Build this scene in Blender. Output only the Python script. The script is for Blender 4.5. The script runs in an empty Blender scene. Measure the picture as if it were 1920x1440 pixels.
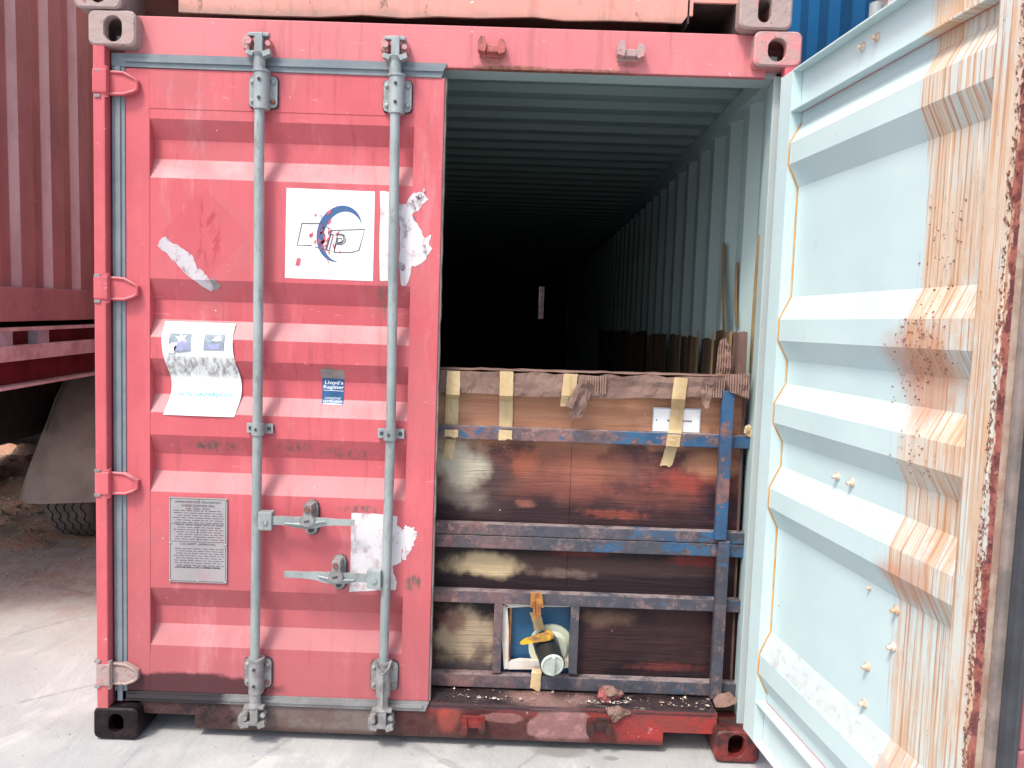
import bpy, bmesh, math, random
from mathutils import Vector, Matrix, noise as mn
from mathutils.geometry import delaunay_2d_cdt
random.seed(7)
S = bpy.context.scene
COL = S.collection
# ------------------------------------------------------------------ camera
CP = Vector((1.50884, -2.74205, 1.56641)); YAW, PIT, ROL, FPX = -0.0066979, -0.0761799, 0.033978, 1463.86
_f = Vector((math.sin(YAW)*math.cos(PIT), math.cos(YAW)*math.cos(PIT), math.sin(PIT)))
_r0 = Vector((math.cos(YAW), -math.sin(YAW), 0)); _u0 = _r0.cross(_f)
_r = math.cos(ROL)*_r0 + math.sin(ROL)*_u0; _u = -math.sin(ROL)*_r0 + math.cos(ROL)*_u0
cam = bpy.data.cameras.new('camera'); co = bpy.data.objects.new('camera', cam); COL.objects.link(co)
m = Matrix.Identity(4)
for i in range(3): m[i][0], m[i][1], m[i][2], m[i][3] = _r[i], _u[i], -_f[i], CP[i]
co.matrix_world = m
cam.sensor_width = 36; cam.lens = FPX/1920*36; cam.clip_end = 500; cam.clip_start = .05
S.camera = co
# ------------------------------------------------------------------ light
SUN_EL, SUN_AZ = 57, -36        # azimuth of the sun seen from the container front: negative = from the left
W = bpy.data.worlds.new('World'); S.world = W; W.use_nodes = True
nt = W.node_tree; bg = nt.nodes['Background']
sky = nt.nodes.new('ShaderNodeTexSky'); sky.sky_type = 'NISHITA'; sky.sun_disc = False
sd = Vector((math.sin(math.radians(SUN_AZ))*math.cos(math.radians(SUN_EL)), -math.cos(math.radians(SUN_AZ))*math.cos(math.radians(SUN_EL)), math.sin(math.radians(SUN_EL))))
sky.sun_elevation = math.radians(SUN_EL); sky.sun_rotation = math.atan2(sd.x, sd.y)
sky.air_density = 1.0; sky.dust_density = 4.0; sky.ozone_density = .6
nt.links.new(sky.outputs[0], bg.inputs[0]); bg.inputs[1].default_value = .13
sl = bpy.data.lights.new('sun', 'SUN'); sl.energy = 1.5; sl.angle = math.radians(11); sl.color = (1, .94, .87)
so = bpy.data.objects.new('sun', sl); COL.objects.link(so)
so.rotation_euler = sd.to_track_quat('Z', 'Y').to_euler()
S.view_settings.view_transform = 'Standard'; S.view_settings.look = 'None'
S.view_settings.exposure = 1.0; S.view_settings.gamma = 1; S.view_settings.use_curve_mapping = False
S.cycles.max_bounces = 8; S.cycles.diffuse_bounces = 2
# ------------------------------------------------------------------ measuring helpers
def ray(px, py): return _f + (px-960)/FPX*_r - (py-720)/FPX*_u
def P(px, py, y):
    d = ray(px, py); t = (y-CP.y)/d.y; q = CP + t*d; return q.x, q.z
def PX(px, py, y): return P(px, py, y)[0]
def PZ(px, py, y): return P(px, py, y)[1]
def PXX(px, py, x):
    d = ray(px, py); t = (x-CP.x)/d.x; q = CP + t*d; return q.y, q.z
# ------------------------------------------------------------------ mesh builder
class MB:
    def __init__(s): s.v = []; s.f = []; s.m = []; s.sm = []
    def add(s, vs, fs, mi=0, sm=False):
        o = len(s.v); s.v += [tuple(v) for v in vs]
        for f in fs: s.f.append([o+i for i in f]); s.m.append(mi); s.sm.append(sm)
        return s
    def box(s, x0, x1, y0, y1, z0, z1, mi=0, b=0.0):
        if x1 < x0: x0, x1 = x1, x0
        if y1 < y0: y0, y1 = y1, y0
        if z1 < z0: z0, z1 = z1, z0
        if b <= 0:
            s.add([(x0,y0,z0),(x1,y0,z0),(x1,y1,z0),(x0,y1,z0),(x0,y0,z1),(x1,y0,z1),(x1,y1,z1),(x0,y1,z1)],
              [(0,3,2,1),(4,5,6,7),(0,1,5,4),(1,2,6,5),(2,3,7,6),(3,0,4,7)], mi); return s
        bm = bmesh.new(); bmesh.ops.create_cube(bm, size=1)
        for v in bm.verts: v.co = Vector(((x0+x1)/2+v.co.x*(x1-x0), (y0+y1)/2+v.co.y*(y1-y0), (z0+z1)/2+v.co.z*(z1-z0)))
        b = min(b, .45*min(x1-x0, y1-y0, z1-z0))
        bmesh.ops.bevel(bm, geom=bm.edges[:], offset=b, segments=2, affect='EDGES', profile=.7)
        s.bm(bm, mi); return s
    def bm(s, bm, mi=0, sm=False):
        bm.verts.index_update()
        s.add([v.co[:] for v in bm.verts], [[v.index for v in f.verts] for f in bm.faces], mi, sm); bm.free()
    def beam(s, a, b, w, h, up=(0,0,1), mi=0, bev=0):
        a = Vector(a); b = Vector(b); d = (b-a); L = d.length; d.normalize()
        side = d.cross(Vector(up)).normalized(); u = side.cross(d)
        t = MB().box(0, L, -w/2, w/2, -h/2, h/2, mi, bev)
        s.add([a + d*v[0] + side*v[1] + u*v[2] for v in t.v], t.f, mi); return s
    def tube(s, pts, r, n=12, mi=0, cap=True, sm=True):
        pts = [Vector(p) for p in pts]; rr = r if isinstance(r, (list, tuple)) else [r]*len(pts)
        o = []; ref = None
        for i, p in enumerate(pts):
            d = (pts[min(i+1, len(pts)-1)] - pts[max(i-1, 0)]).normalized()
            if ref is None: ref = d.orthogonal().normalized()
            ref = (ref - d*ref.dot(d)).normalized(); q = d.cross(ref)
            for k in range(n):
                a = 2*math.pi*k/n; o.append(p + rr[i]*(ref*math.cos(a) + q*math.sin(a)))
        fs = []
        for i in range(len(pts)-1):
            for k in range(n): fs.append((i*n+k, i*n+(k+1) % n, (i+1)*n+(k+1) % n, (i+1)*n+k))
        s.add(o, fs, mi, sm)
        if cap:
            L = len(pts)-1
            s.add(o[:n][::-1], [tuple(range(n))], mi); s.add(o[L*n:], [tuple(range(n))], mi)
        return s
    def prism(s, poly, a, b, axis='y', mi=0, sm=False):
        n = len(poly)
        def mk(p, t): return {'y': (p[0], t, p[1]), 'x': (t, p[0], p[1]), 'z': (p[0], p[1], t)}[axis]
        vs = [mk(p, a) for p in poly] + [mk(p, b) for p in poly]
        s.add(vs, [tuple(range(n)), tuple(range(2*n-1, n-1, -1))] , mi)
        s.add(vs, [(i, (i+1) % n, n+(i+1) % n, n+i) for i in range(n)], mi, sm); return s
    def sphere(s, c, r, sc=(1,1,1), mi=0, seg=10):
        bm = bmesh.new(); bmesh.ops.create_uvsphere(bm, u_segments=seg, v_segments=max(4, seg//2+1), radius=r)
        for v in bm.verts: v.co = Vector((c[0]+v.co.x*sc[0], c[1]+v.co.y*sc[1], c[2]+v.co.z*sc[2]))
        s.bm(bm, mi, True); return s
    def tf(s, M):
        s.v = [tuple(M @ Vector(v)) for v in s.v]; return s
    def build(s, name, mats, parent=None, label=None, cat=None, group=None, kind=None, loc=None, fixn=True):
        me = bpy.data.meshes.new(name)
        vs = s.v if loc is None else [(v[0]-loc[0], v[1]-loc[1], v[2]-loc[2]) for v in s.v]
        me.from_pydata(vs, [], s.f)
        if not isinstance(mats, (list, tuple)): mats = [mats]
        for q in mats: me.materials.append(q)
        for p, mi, sm in zip(me.polygons, s.m, s.sm): p.material_index = mi; p.use_smooth = sm
        if fixn:
            bm = bmesh.new(); bm.from_mesh(me); bmesh.ops.recalc_face_normals(bm, faces=bm.faces); bm.to_mesh(me); bm.free()
        me.update()
        o = bpy.data.objects.new(name, me); COL.objects.link(o)
        if parent: o.parent = parent
        if loc is not None: o.location = loc
        return tag(o, label, cat, group, kind)
def tag(o, label=None, cat=None, group=None, kind=None):
    if label: o['label'] = label
    if cat: o['category'] = cat
    if group: o['group'] = group
    if kind: o['kind'] = kind
    return o
def empty(name, loc, rz=0, label=None, cat=None, group=None, parent=None):
    o = bpy.data.objects.new(name, None); COL.objects.link(o); o.location = loc; o.rotation_euler.z = rz; o.empty_display_size = .1
    if parent: o.parent = parent
    return tag(o, label, cat, group)
def copy(o, loc, parent=None, label=None):
    c = o.copy(); COL.objects.link(c); c.location = loc; c.parent = parent if parent else o.parent
    if label: c['label'] = label
    return c
# ------------------------------------------------------------------ materials
class Mat:
    def __init__(s, name, rough=.6, metal=0, spec=.4):
        s.m = bpy.data.materials.new(name); s.m.use_nodes = True; s.t = s.m.node_tree; s.n = s.t.nodes
        s.b = s.n['Principled BSDF']; s.b.inputs['Roughness'].default_value = rough; s.b.inputs['Metallic'].default_value = metal
        s.b.inputs['Specular IOR Level'].default_value = spec
        s.tc = s.n.new('ShaderNodeTexCoord').outputs['Object']; s.geo = None
    def L(s, a, b): s.t.links.new(a, b)
    def val(s, sock, v):
        if isinstance(v, (int, float)): sock.default_value = v
        elif isinstance(v, (tuple, list)): sock.default_value = (*v, 1) if len(v) == 3 and sock.type == 'RGBA' else v
        else: s.L(v, sock)
    def mapping(s, sc=(1,1,1), loc=(0,0,0), rot=(0,0,0), v=None):
        n = s.n.new('ShaderNodeMapping'); s.L(v or s.tc, n.inputs[0]); n.inputs['Scale'].default_value = sc
        n.inputs['Location'].default_value = loc; n.inputs['Rotation'].default_value = rot; return n.outputs[0]
    def noise(s, scale=5, det=5, ro=.55, st=(1,1,1), loc=(0,0,0), dist=0):
        n = s.n.new('ShaderNodeTexNoise'); s.L(s.mapping(st, loc), n.inputs['Vector']); n.inputs['Scale'].default_value = scale
        n.inputs['Detail'].default_value = det; n.inputs['Roughness'].default_value = ro; n.inputs['Distortion'].default_value = dist
        return n.outputs['Fac']
    def voro(s, scale=5, st=(1,1,1), feat='F1', rnd=1):
        n = s.n.new('ShaderNodeTexVoronoi'); s.L(s.mapping(st), n.inputs['Vector']); n.inputs['Scale'].default_value = scale
        n.feature = feat; n.inputs['Randomness'].default_value = rnd; return n.outputs['Distance']
    def wave(s, scale, st=(1,1,1), dist=0, dirn='X', det=2):
        n = s.n.new('ShaderNodeTexWave'); s.L(s.mapping(st), n.inputs['Vector']); n.inputs['Scale'].default_value = scale
        n.bands_direction = dirn; n.inputs['Distortion'].default_value = dist; n.inputs['Detail'].default_value = det; return n.outputs['Fac']
    def rng(s, f, a, b, lo=0., hi=1.):
        n = s.n.new('ShaderNodeMapRange'); n.clamp = True; n.interpolation_type = 'SMOOTHSTEP'; s.val(n.inputs[0], f)
        for i, x in enumerate((a, b, lo, hi)): n.inputs[i+1].default_value = x
        return n.outputs[0]
    def math(s, op, a, b=0., c=None):
        n = s.n.new('ShaderNodeMath'); n.operation = op; s.val(n.inputs[0], a); s.val(n.inputs[1], b)
        if c is not None: s.val(n.inputs[2], c)
        return n.outputs[0]
    def mul(s, a, b): return s.math('MULTIPLY', a, b)
    def mx(s, a, b): return s.math('MAXIMUM', a, b)
    def add(s, a, b): return s.math('ADD', a, b)
    def mix(s, f, a, b):
        n = s.n.new('ShaderNodeMix'); n.data_type = 'RGBA'; s.val(n.inputs[0], f); s.val(n.inputs[6], a); s.val(n.inputs[7], b); return n.outputs[2]
    def sep(s):
        n = s.n.new('ShaderNodeSeparateXYZ'); s.L(s.tc, n.inputs[0]); return n.outputs
    def upf(s, a=.3, b=.7):
        if not s.geo: s.geo = s.n.new('ShaderNodeNewGeometry').outputs['Normal']
        n = s.n.new('ShaderNodeSeparateXYZ'); s.L(s.geo, n.inputs[0]); return s.rng(n.outputs[2], a, b)
    def blob(s, cx, cz, rx, rz, soft=.3, nz=.5, ns=6, ax='xz', seed=0):
        sub = s.n.new('ShaderNodeVectorMath'); sub.operation = 'SUBTRACT'; s.L(s.tc, sub.inputs[0])
        ml = s.n.new('ShaderNodeVectorMath'); ml.operation = 'MULTIPLY'; s.L(sub.outputs[0], ml.inputs[0])
        if ax == 'xz': sub.inputs[1].default_value = (cx, 0, cz); ml.inputs[1].default_value = (1/rx, 0, 1/rz)
        elif ax == 'yz': sub.inputs[1].default_value = (0, cx, cz); ml.inputs[1].default_value = (0, 1/rx, 1/rz)
        else: sub.inputs[1].default_value = (cx, cz, 0); ml.inputs[1].default_value = (1/rx, 1/rz, 0)
        le = s.n.new('ShaderNodeVectorMath'); le.operation = 'LENGTH'; s.L(ml.outputs[0], le.inputs[0])
        d = s.add(le.outputs['Value'], s.mul(s.math('SUBTRACT', s.noise(ns, 5, .6, loc=(seed, seed*1.7, 0)), .5), nz*2))
        return s.rng(d, 1+soft, 1-soft)
    def bump(s, h, strength=.3, dist=.01):
        n = s.n.new('ShaderNodeBump'); n.inputs['Strength'].default_value = strength; n.inputs['Distance'].default_value = dist
        s.L(h, n.inputs['Height']); 
        if s.b.inputs['Normal'].links: s.L(s.b.inputs['Normal'].links[0].from_socket, n.inputs['Normal'])
        s.L(n.outputs[0], s.b.inputs['Normal']); return s
    def col(s, c, rough=None):
        s.val(s.b.inputs['Base Color'], c)
        if rough is not None: s.val(s.b.inputs['Roughness'], rough)
        return s.m
def simple(name, c, rough=.6, metal=0, var=.25, scale=12, c2=None, bump=.15, spec=.4):
    q = Mat(name, rough, metal, spec); n = q.noise(scale, 6, .6)
    c2 = c2 or tuple(x*(1-var) for x in c)
    q.bump(q.noise(scale*4, 5, .6), bump, .003)
    return q.col(q.mix(q.rng(n, .35, .65), c, c2), q.rng(n, .3, .7, rough-.08, min(1, rough+.1)))

def red_paint(name, a, b, dust=(.45,.27,.28), rust=(.16,.07,.05), chip=.72, dirtz=None, dustamt=.75):
    q = Mat(name, .5, 0, .35)
    c = q.mix(q.rng(q.noise(1.7, 4, .6), .3, .7), a, b)
    c = q.mix(q.mul(q.rng(q.noise(5, 6, .7, st=(1.6,1,.35)), .5, .72), .35), c, tuple(min(1, x*1.25+.05) for x in a))
    c = q.mix(q.mul(q.rng(q.noise(9, 8, .75, st=(1,1,.6)), .58, .75), .3), c, tuple(x*.62 for x in b))
    c = q.mix(q.mul(q.upf(.2, .6), q.rng(q.noise(2.6, 5, .65), .25, .6, dustamt*.72, dustamt)), c, dust)
    c = q.mix(q.mul(q.rng(q.noise(26, 6, .7, st=(1,.2,.07), loc=(4,0,1)), .54, .66), .28), c, tuple(x*.5 for x in b))
    c = q.mix(q.mul(q.rng(q.noise(70, 3, .6, st=(.25,.3,1), loc=(1,7,2), dist=.8), .68, .71), .5), c, tuple(min(.8, x*1.3+.12) for x in a))
    c = q.mix(q.rng(q.noise(34, 4, .6), chip, chip+.02), c, (.66,.6,.6))
    c = q.mix(q.rng(q.noise(22, 6, .7, loc=(3,3,3)), chip, chip+.04), c, rust)
    q.c = c; q.bump(q.noise(3.2, 3, .5), .25, .03); q.bump(q.noise(120, 3, .6), .12, .002)
    return q
q = red_paint('coral_red_paint', (.58,.125,.145), (.50,.092,.11))
xo, yo, zo = q.sep()
c = q.mix(q.mul(q.rng(q.add(zo, q.mul(q.noise(3, 5, .6), .5)), .75, .1), .55), q.c, (.32,.13,.13))     # splash dirt near the ground
RED = q.col(c, q.rng(q.noise(5, 4), .3, .7, .42, .62))
# door leaf: the same paint with its own scrapes
def door_paint():
    q = red_paint('door_coral_paint', (.60,.128,.15), (.50,.092,.112))
    x, y, z = q.sep(); c = q.c
    c = q.mix(q.mul(q.rng(q.add(z, q.mul(q.noise(3, 5, .6), .6)), 1.5, .2), .72), c, (.33,.115,.125))  # grime low on the leaf, strengthened to paint in the dimmer light there
    c = q.mix(q.mul(q.rng(q.noise(1.9, 7, .7, st=(1,1,.8), loc=(2,0,5)), .48, .62), .45), c, (.42,.13,.14))
    c = q.mix(q.mul(q.rng(q.noise(4, 8, .75, st=(1.5,1,.3), loc=(9,0,5)), .55, .68), .35), c, (.66,.3,.32))
    dk = q.rng(q.noise(30, 6, .7, st=(1.5,1,.5)), .46, .6)
    for (px, py, rx, rz, k, col) in ((400,838,.09,.02,.9,(.17,.11,.1)), (550,838,.06,.02,.8,(.17,.11,.1)), (650,852,.09,.02,.8,(.17,.11,.1)),
            (350,700,.12,.02,.6,(.2,.1,.09)), (722,560,.03,.06,.8,(.2,.12,.1)), (395,940,.03,.01,.6,(.2,.12,.1)), (775,1095,.028,.03,1.2,(.16,.1,.09)),
            (680,955,.09,.012,.8,(.2,.1,.1)), (620,700,.03,.02,1.4,(.22,.15,.14)), (500,300,.012,.01,.8,(.3,.28,.26))):
        X, Z = P(px, py, .045)
        mm = q.mul(q.blob(X-LX, Z, rx, rz, .5, .6, 12), q.mul(q.add(dk, .15), k))
        c = q.mix(mm, c, col)
    # ghost of a removed hazard diamond: slightly darker and redder square standing on its corner
    X, Z = P(385, 440, .045); X -= LX
    dd = q.add(q.math('ABSOLUTE', q.math('SUBTRACT', x, X)), q.math('ABSOLUTE', q.math('SUBTRACT', z, Z)))
    c = q.mix(q.mul(q.rng(dd, .162, .158), .35), c, (.5,.075,.1))
    sm = q.rng(q.noise(16, 7, .75, st=(1.6,1,.55), dist=.6), .5, .56)
    c = q.mix(q.mul(q.blob(X+.005, Z+.005, .05, .11, .3, .5, 8), q.mul(sm, .75)), c, (.4,.045,.07))
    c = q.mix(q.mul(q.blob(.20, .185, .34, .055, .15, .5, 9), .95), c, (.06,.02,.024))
    return q.col(c, q.rng(q.noise(5, 4), .3, .7, .42, .62))
LX = .104                                                        # hinge edge of the closed left leaf
DOORRED = door_paint()
# sill: caked grime, wet dark stain, paint showing through
q = red_paint('sill_grimy_paint', (.33,.036,.034), (.2,.024,.024), chip=.68, dust=(.3,.2,.2))
c = q.mix(q.rng(q.noise(8, 7, .7), .45, .62), q.c, (.13,.03,.03))
for (px, py, rx, rz, s_, n_, k, col) in ((550,1360,.40,.12,.08,.35,1,(.17,.14,.13)), (315,1330,.26,.12,.08,.6,1,(.018,.010,.013)), (755,1362,.1,.12,.2,.6,.9,(.06,.02,.02)), (890,1365,.28,.08,.3,.8,.9,(.05,.014,.015)),
        (1055,1365,.11,.09,.06,.6,1,(.38,.2,.2)), (945,1346,.07,.02,.1,.7,.8,(.33,.15,.15)), (840,1340,.04,.07,.3,.4,.8,(.42,.07,.05)), (1270,1365,.17,.08,.25,.6,.8,(.38,.04,.036))):
    X, Z = P(px, py, .05); c = q.mix(q.mul(q.blob(X, Z, rx, rz, s_, n_, 9), k), c, col)
xo, yo, zo = q.sep()
c = q.mix(q.mul(q.rng(q.noise(7, 8, .8, loc=(0,4,4)), .44, .58), .5), c, (.11,.05,.045))
c = q.mix(q.mul(q.rng(q.add(zo, q.mul(q.noise(7, 6, .7), .03)), .148, .162), q.rng(xo, 2.0, 1.6, .35, .95)), c, (.07,.04,.05))
c = q.mix(q.mul(q.rng(zo, .055, .03), .8), c, (.06,.03,.028))
c = q.mix(q.mul(q.upf(.5,.9), q.rng(q.noise(14, 8, .75), .38, .58)), c, (.07,.045,.045))
c = q.mix(q.mul(q.upf(.5,.9), q.rng(q.noise(40, 6, .75, st=(.5,1,1)), .6, .66)), c, (.55,.48,.4))
q.bump(q.noise(30, 8, .75), .6, .008)
SILL = q.col(c, q.rng(q.noise(9, 5), .35, .65, .25, .65))
q = red_paint('threshold_residue', (.2,.06,.06), (.1,.04,.045), chip=.6)
c = q.mix(q.rng(q.noise(6, 8, .75, st=(1,2,1)), .36, .6), (.05,.028,.032), (.022,.015,.02))
c = q.mix(q.mul(q.rng(q.noise(5, 8, .8, st=(1,3,1), loc=(3,0,0)), .55, .63), .8), c, (.17,.05,.04))
xo, yo, zo = q.sep()
c = q.mix(q.mul(q.rng(xo, 1.25, 1.5), q.rng(q.noise(9, 9, .85, st=(.6,3,1), loc=(0,5,0)), .56, .62)), c, (.45,.38,.30))
c = q.mix(q.mul(q.blob(1.66, .10, .16, .05, .3, .5, 9, 'xy'), .7), c, (.34,.2,.18))
q.bump(q.noise(26, 9, .8, st=(1,2,1)), 1.0, .012); THRESH = q.col(c, q.rng(q.noise(8, 6), .35, .65, .18, .6))
q = red_paint('header_paint', (.61,.2,.215), (.56,.165,.18)); c = q.c
for (px, py, rx, rz, k) in ((960,130,.13,.012,.9),(1100,133,.16,.006,.8),(925,112,.04,.03,.6),(1180,122,.035,.008,.6)):
    X, Z = P(px, py, .05); c = q.mix(q.mul(q.blob(X, Z, rx, rz, .4, .7, 22), k), c, q.mix(q.rng(q.noise(60, 5, .7), .4, .6), (.30,.12,.07), (.14,.05,.04)))
HEAD = q.col(c, .55)
def casting_mat(name, a, b, k=.5):
    q = Mat(name, .6); c = q.mix(q.rng(q.noise(9, 7, .7), k-.08, k+.1), a, b)
    c = q.mix(q.mul(q.rng(q.noise(50, 5, .7), .58, .64), .7), c, tuple(x*.4 for x in b))
    q.bump(q.noise(24, 7, .7), .7, .008); return q.col(c, q.rng(q.noise(18, 6), .35, .6, .3, .7))
CAST = casting_mat('worn_casting_paint', (.60,.24,.24), (.42,.30,.29), .5)
CASTG = casting_mat('dusty_casting_paint', (.38,.29,.27), (.56,.22,.21), .62)
CASTDK = casting_mat('tarred_casting_paint', (.012,.008,.010), (.035,.02,.022), .55); CASTDK.node_tree.nodes['Principled BSDF'].inputs['Specular IOR Level'].default_value = .2
CASTLOW = casting_mat('stained_red_casting_paint', (.20,.03,.028), (.04,.02,.02), .47)
q = red_paint('salmon_paint', (.66,.3,.25), (.6,.26,.22), chip=.7)
xo, yo, zo = q.sep()
c = q.mix(q.mul(q.rng(q.add(zo, q.mul(q.noise(9, 6, .7), .08)), 2.70, 2.635), .85), q.c, (.27,.19,.155))
c = q.mix(q.rng(q.noise(13, 7, .75, st=(1,1,.5)), .6, .66), c, (.26,.15,.12))
SALMON = q.col(c, .65)
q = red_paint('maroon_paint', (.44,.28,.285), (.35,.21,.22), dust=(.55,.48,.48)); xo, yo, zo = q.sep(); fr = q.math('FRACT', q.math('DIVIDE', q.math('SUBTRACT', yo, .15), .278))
rib_light = q.mx(q.mul(q.rng(fr, .405, .43), q.rng(fr, .52, .49)), q.rng(fr, .90, .93))  # pale bands: light on the rib slopes painted into the wall colour
c = q.mix(q.mul(rib_light, q.mul(q.rng(q.noise(5, 6, .7, st=(1,1,.4)), .3, .55, .45, .9), q.rng(zo, .17, .20))), q.c, (.72,.6,.6)); MAROON = q.col(c, .5)
q = red_paint('neighbour_pink_paint', (.5,.17,.19), (.45,.15,.17)); PINK = q.col(q.c, .6)
q = red_paint('blue_paint', (.02,.17,.44), (.02,.19,.48), dust=(.25,.35,.45), rust=(.1,.06,.05), chip=.8); BLUEC = q.col(q.c, .5)
def mint(name, door=False):
    q = Mat(name, .5, 0, .35)
    c = q.mix(q.rng(q.noise(2.5, 5, .6), .3, .7), (.55,.70,.715), (.50,.655,.675))
    c = q.mix(q.mul(q.rng(q.noise(11, 8, .75, st=(1,1,.5)), .6, .72), .3), c, (.36,.38,.36))
    c = q.mix(q.rng(q.noise(40, 4, .6), .75, .77), c, (.2,.16,.13))
    q.bump(q.noise(3, 3, .5), .2, .02)
    if door:
        x, y, z = q.sep(); ax = q.math('ABSOLUTE', x)
        edge = q.add(ax, q.mul(q.math('SUBTRACT', q.noise(2.2, 4, .6, loc=(5,0,0)), .5), .10))
        zone = q.rng(edge, .755, .775)
        heavy = q.rng(edge, .70, 1.1)
        wob = q.noise(70, 4, .6, st=(1,.03,.018), dist=.15)
        wash = q.rng(q.noise(4, 6, .65, st=(1,1,.6), loc=(1,2,3)), .38, .62)
        c = q.mix(q.mul(zone, q.add(q.mul(wash, .62), .10)), c, (.66,.47,.31))
        c = q.mix(q.mul(q.rng(edge, .74, .82), q.mul(q.rng(q.noise(2.6, 7, .75, st=(1.5,.1,.8), loc=(4,0,2)), .5, .6), .55)), c, (.62,.38,.22))
        fine = q.mul(q.rng(wob, .5, .56), q.rng(q.noise(6, 5, .7, st=(1,.1,.5), loc=(6,6,6)), .36, .56, .25, 1))
        c = q.mix(q.mul(zone, q.mul(fine, .75)), c, (.58,.36,.2))
        fine2 = q.rng(q.noise(110, 4, .65, st=(1,.03,.014), dist=.2, loc=(7,1,0)), .54, .6)
        c = q.mix(q.mul(q.rng(edge, .72, .79), q.mul(fine2, .75)), c, (.42,.2,.1))
        pale = q.rng(q.noise(60, 3, .6, st=(1,.03,.02), loc=(2,9,0)), .6, .68)
        c = q.mix(q.mul(zone, q.mul(pale, .8)), c, (.74,.72,.6))
        # rust gathered on two ridges
        for (lx_, z_, a_, b_) in ((.80,1.53,.13,.07), (.83,.98,.1,.05), (.82,1.45,.1,.08)):
            c = q.mix(q.mul(q.blob(-lx_, z_, a_, b_, .5, .6, 12), .55), c, (.5,.21,.11))
        speck = q.rng(q.noise(48, 7, .8, st=(1,.1,.6)), .63, .67)
        c = q.mix(q.mul(q.rng(edge, .74, .85), speck), c, (.17,.075,.05))
        flake = q.rng(q.add(ax, q.mul(q.math('SUBTRACT', q.noise(26, 6, .75, st=(1,1,.45)), .5), .07)), 1.094, 1.099)
        c = q.mix(flake, c, q.mix(q.rng(q.noise(28, 5, .7), .42, .58), (.14,.045,.05), (.36,.13,.10)))
        c = q.mix(q.mul(q.mul(q.upf(.15, .4), q.rng(z, 1.25, .8)), q.mul(q.rng(q.noise(13, 8, .8, st=(1,.1,1.6)), .42, .62), .7)), c, (.40,.37,.36))
        dd = q.rng(q.add(z, q.mul(q.noise(6, 6, .7), .35)), .75, .3)
        c = q.mix(q.mul(dd, .25), c, (.6,.6,.6))
        c = q.mix(q.mul(q.rng(edge, .70, .80), q.mul(q.rng(q.noise(4.5, 7, .75, st=(1.4,.1,.5), loc=(2,0,7)), .54, .66), .35)), c, (.46,.24,.14))
        q.bump(q.mul(q.rng(edge, .74, .9), q.noise(60, 6, .75, st=(1,.1,.3))), .35, .005)
    q.c = c
    return q
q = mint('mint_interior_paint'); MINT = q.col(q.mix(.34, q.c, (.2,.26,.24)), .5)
ENDM = simple('shade_dark_end_wall', (.05,.055,.055), .8)  # near-black: darkness of the deep interior put into the wall colour
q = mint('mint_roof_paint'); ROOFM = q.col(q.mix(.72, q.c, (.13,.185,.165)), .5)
q = mint('mint_door_inner_paint', True); MINTD = q.col(q.c, q.rng(q.noise(6, 5), .3, .7, .4, .6))
q = Mat('galvanised_steel', .5, .15, .4); c = q.mix(q.rng(q.noise(7, 7, .75, st=(1,1,.4)), .4, .6), (.34,.385,.39), (.25,.285,.29))
c = q.mix(q.mul(q.rng(q.noise(26, 7, .8, st=(1,1,.3), loc=(3,0,1)), .56, .62), .6), c, (.17,.17,.165)); c = q.mix(q.rng(q.noise(18, 7, .8, loc=(1,8,1)), .69, .72), c, (.24,.13,.09))
q.bump(q.noise(60, 5, .7), .3, .003); GALV = q.col(c, q.rng(q.noise(9, 6), .3, .7, .35, .65))
GALVD = simple('dusty_galvanised_steel', (.30,.31,.31), .6, .1, .25, 20, (.2,.19,.19), .3)
RUBBER = simple('grey_weathered_rubber', (.16,.20,.23), .7, 0, .3, 10, (.22,.25,.27), .3)
q = Mat('dusty_stained_gasket', .7); c = q.mix(q.rng(q.noise(9, 7, .7), .4, .6), (.25,.26,.26), (.19,.19,.19)); c = q.mix(q.blob(.1, .17, .28, .09, .12, .4, 9), c, (.035,.03,.035)); q.bump(q.noise(40, 5, .7), .4, .004); GASKB = q.col(c)
RUBBERB = simple('brown_dusty_rubber', (.27,.22,.2), .75, 0, .3, 14, (.16,.14,.13), .3)
RUBBERD = simple('dark_rubber', (.055,.06,.07), .7, 0, .3, 10)
BOLTRED = simple('rusty_bolt', (.25,.1,.08), .7)
BEAD = simple('tan_rust_sealant', (.62,.36,.13), .7, 0, .3, 20, (.55,.27,.08))
WHITEB = simple('painted_bolt_head', (.6,.52,.45), .6, 0, .35, 30, (.5,.33,.22))
DARKM = simple('dark_chassis', (.02,.018,.02), .7)
INK = Mat('black_ink', .6).col((.03,.035,.05)); GREYINK = Mat('grey_ink', .6).col((.09,.09,.11))
TEAL = Mat('teal_ink', .6).col((.07,.42,.46)); FADED = Mat('faded_ink', .6).col((.5,.52,.55)); BLUEINK = Mat('logo_blue', .5).col((.05,.12,.27))
REDSCR = Mat('red_scrape', .6).col((.55,.1,.14)); WHITEINK = Mat('white_ink', .5).col((.75,.8,.85))
STKBLUE = simple('blue_sticker_print', (.03,.12,.28), .5, 0, .3, 30)
PICT = simple('faded_pictogram', (.3,.36,.42), .6, 0, .25, 40)
PICTB = simple('faded_violet_pictogram', (.36,.38,.6), .6, 0, .2, 60)
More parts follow.
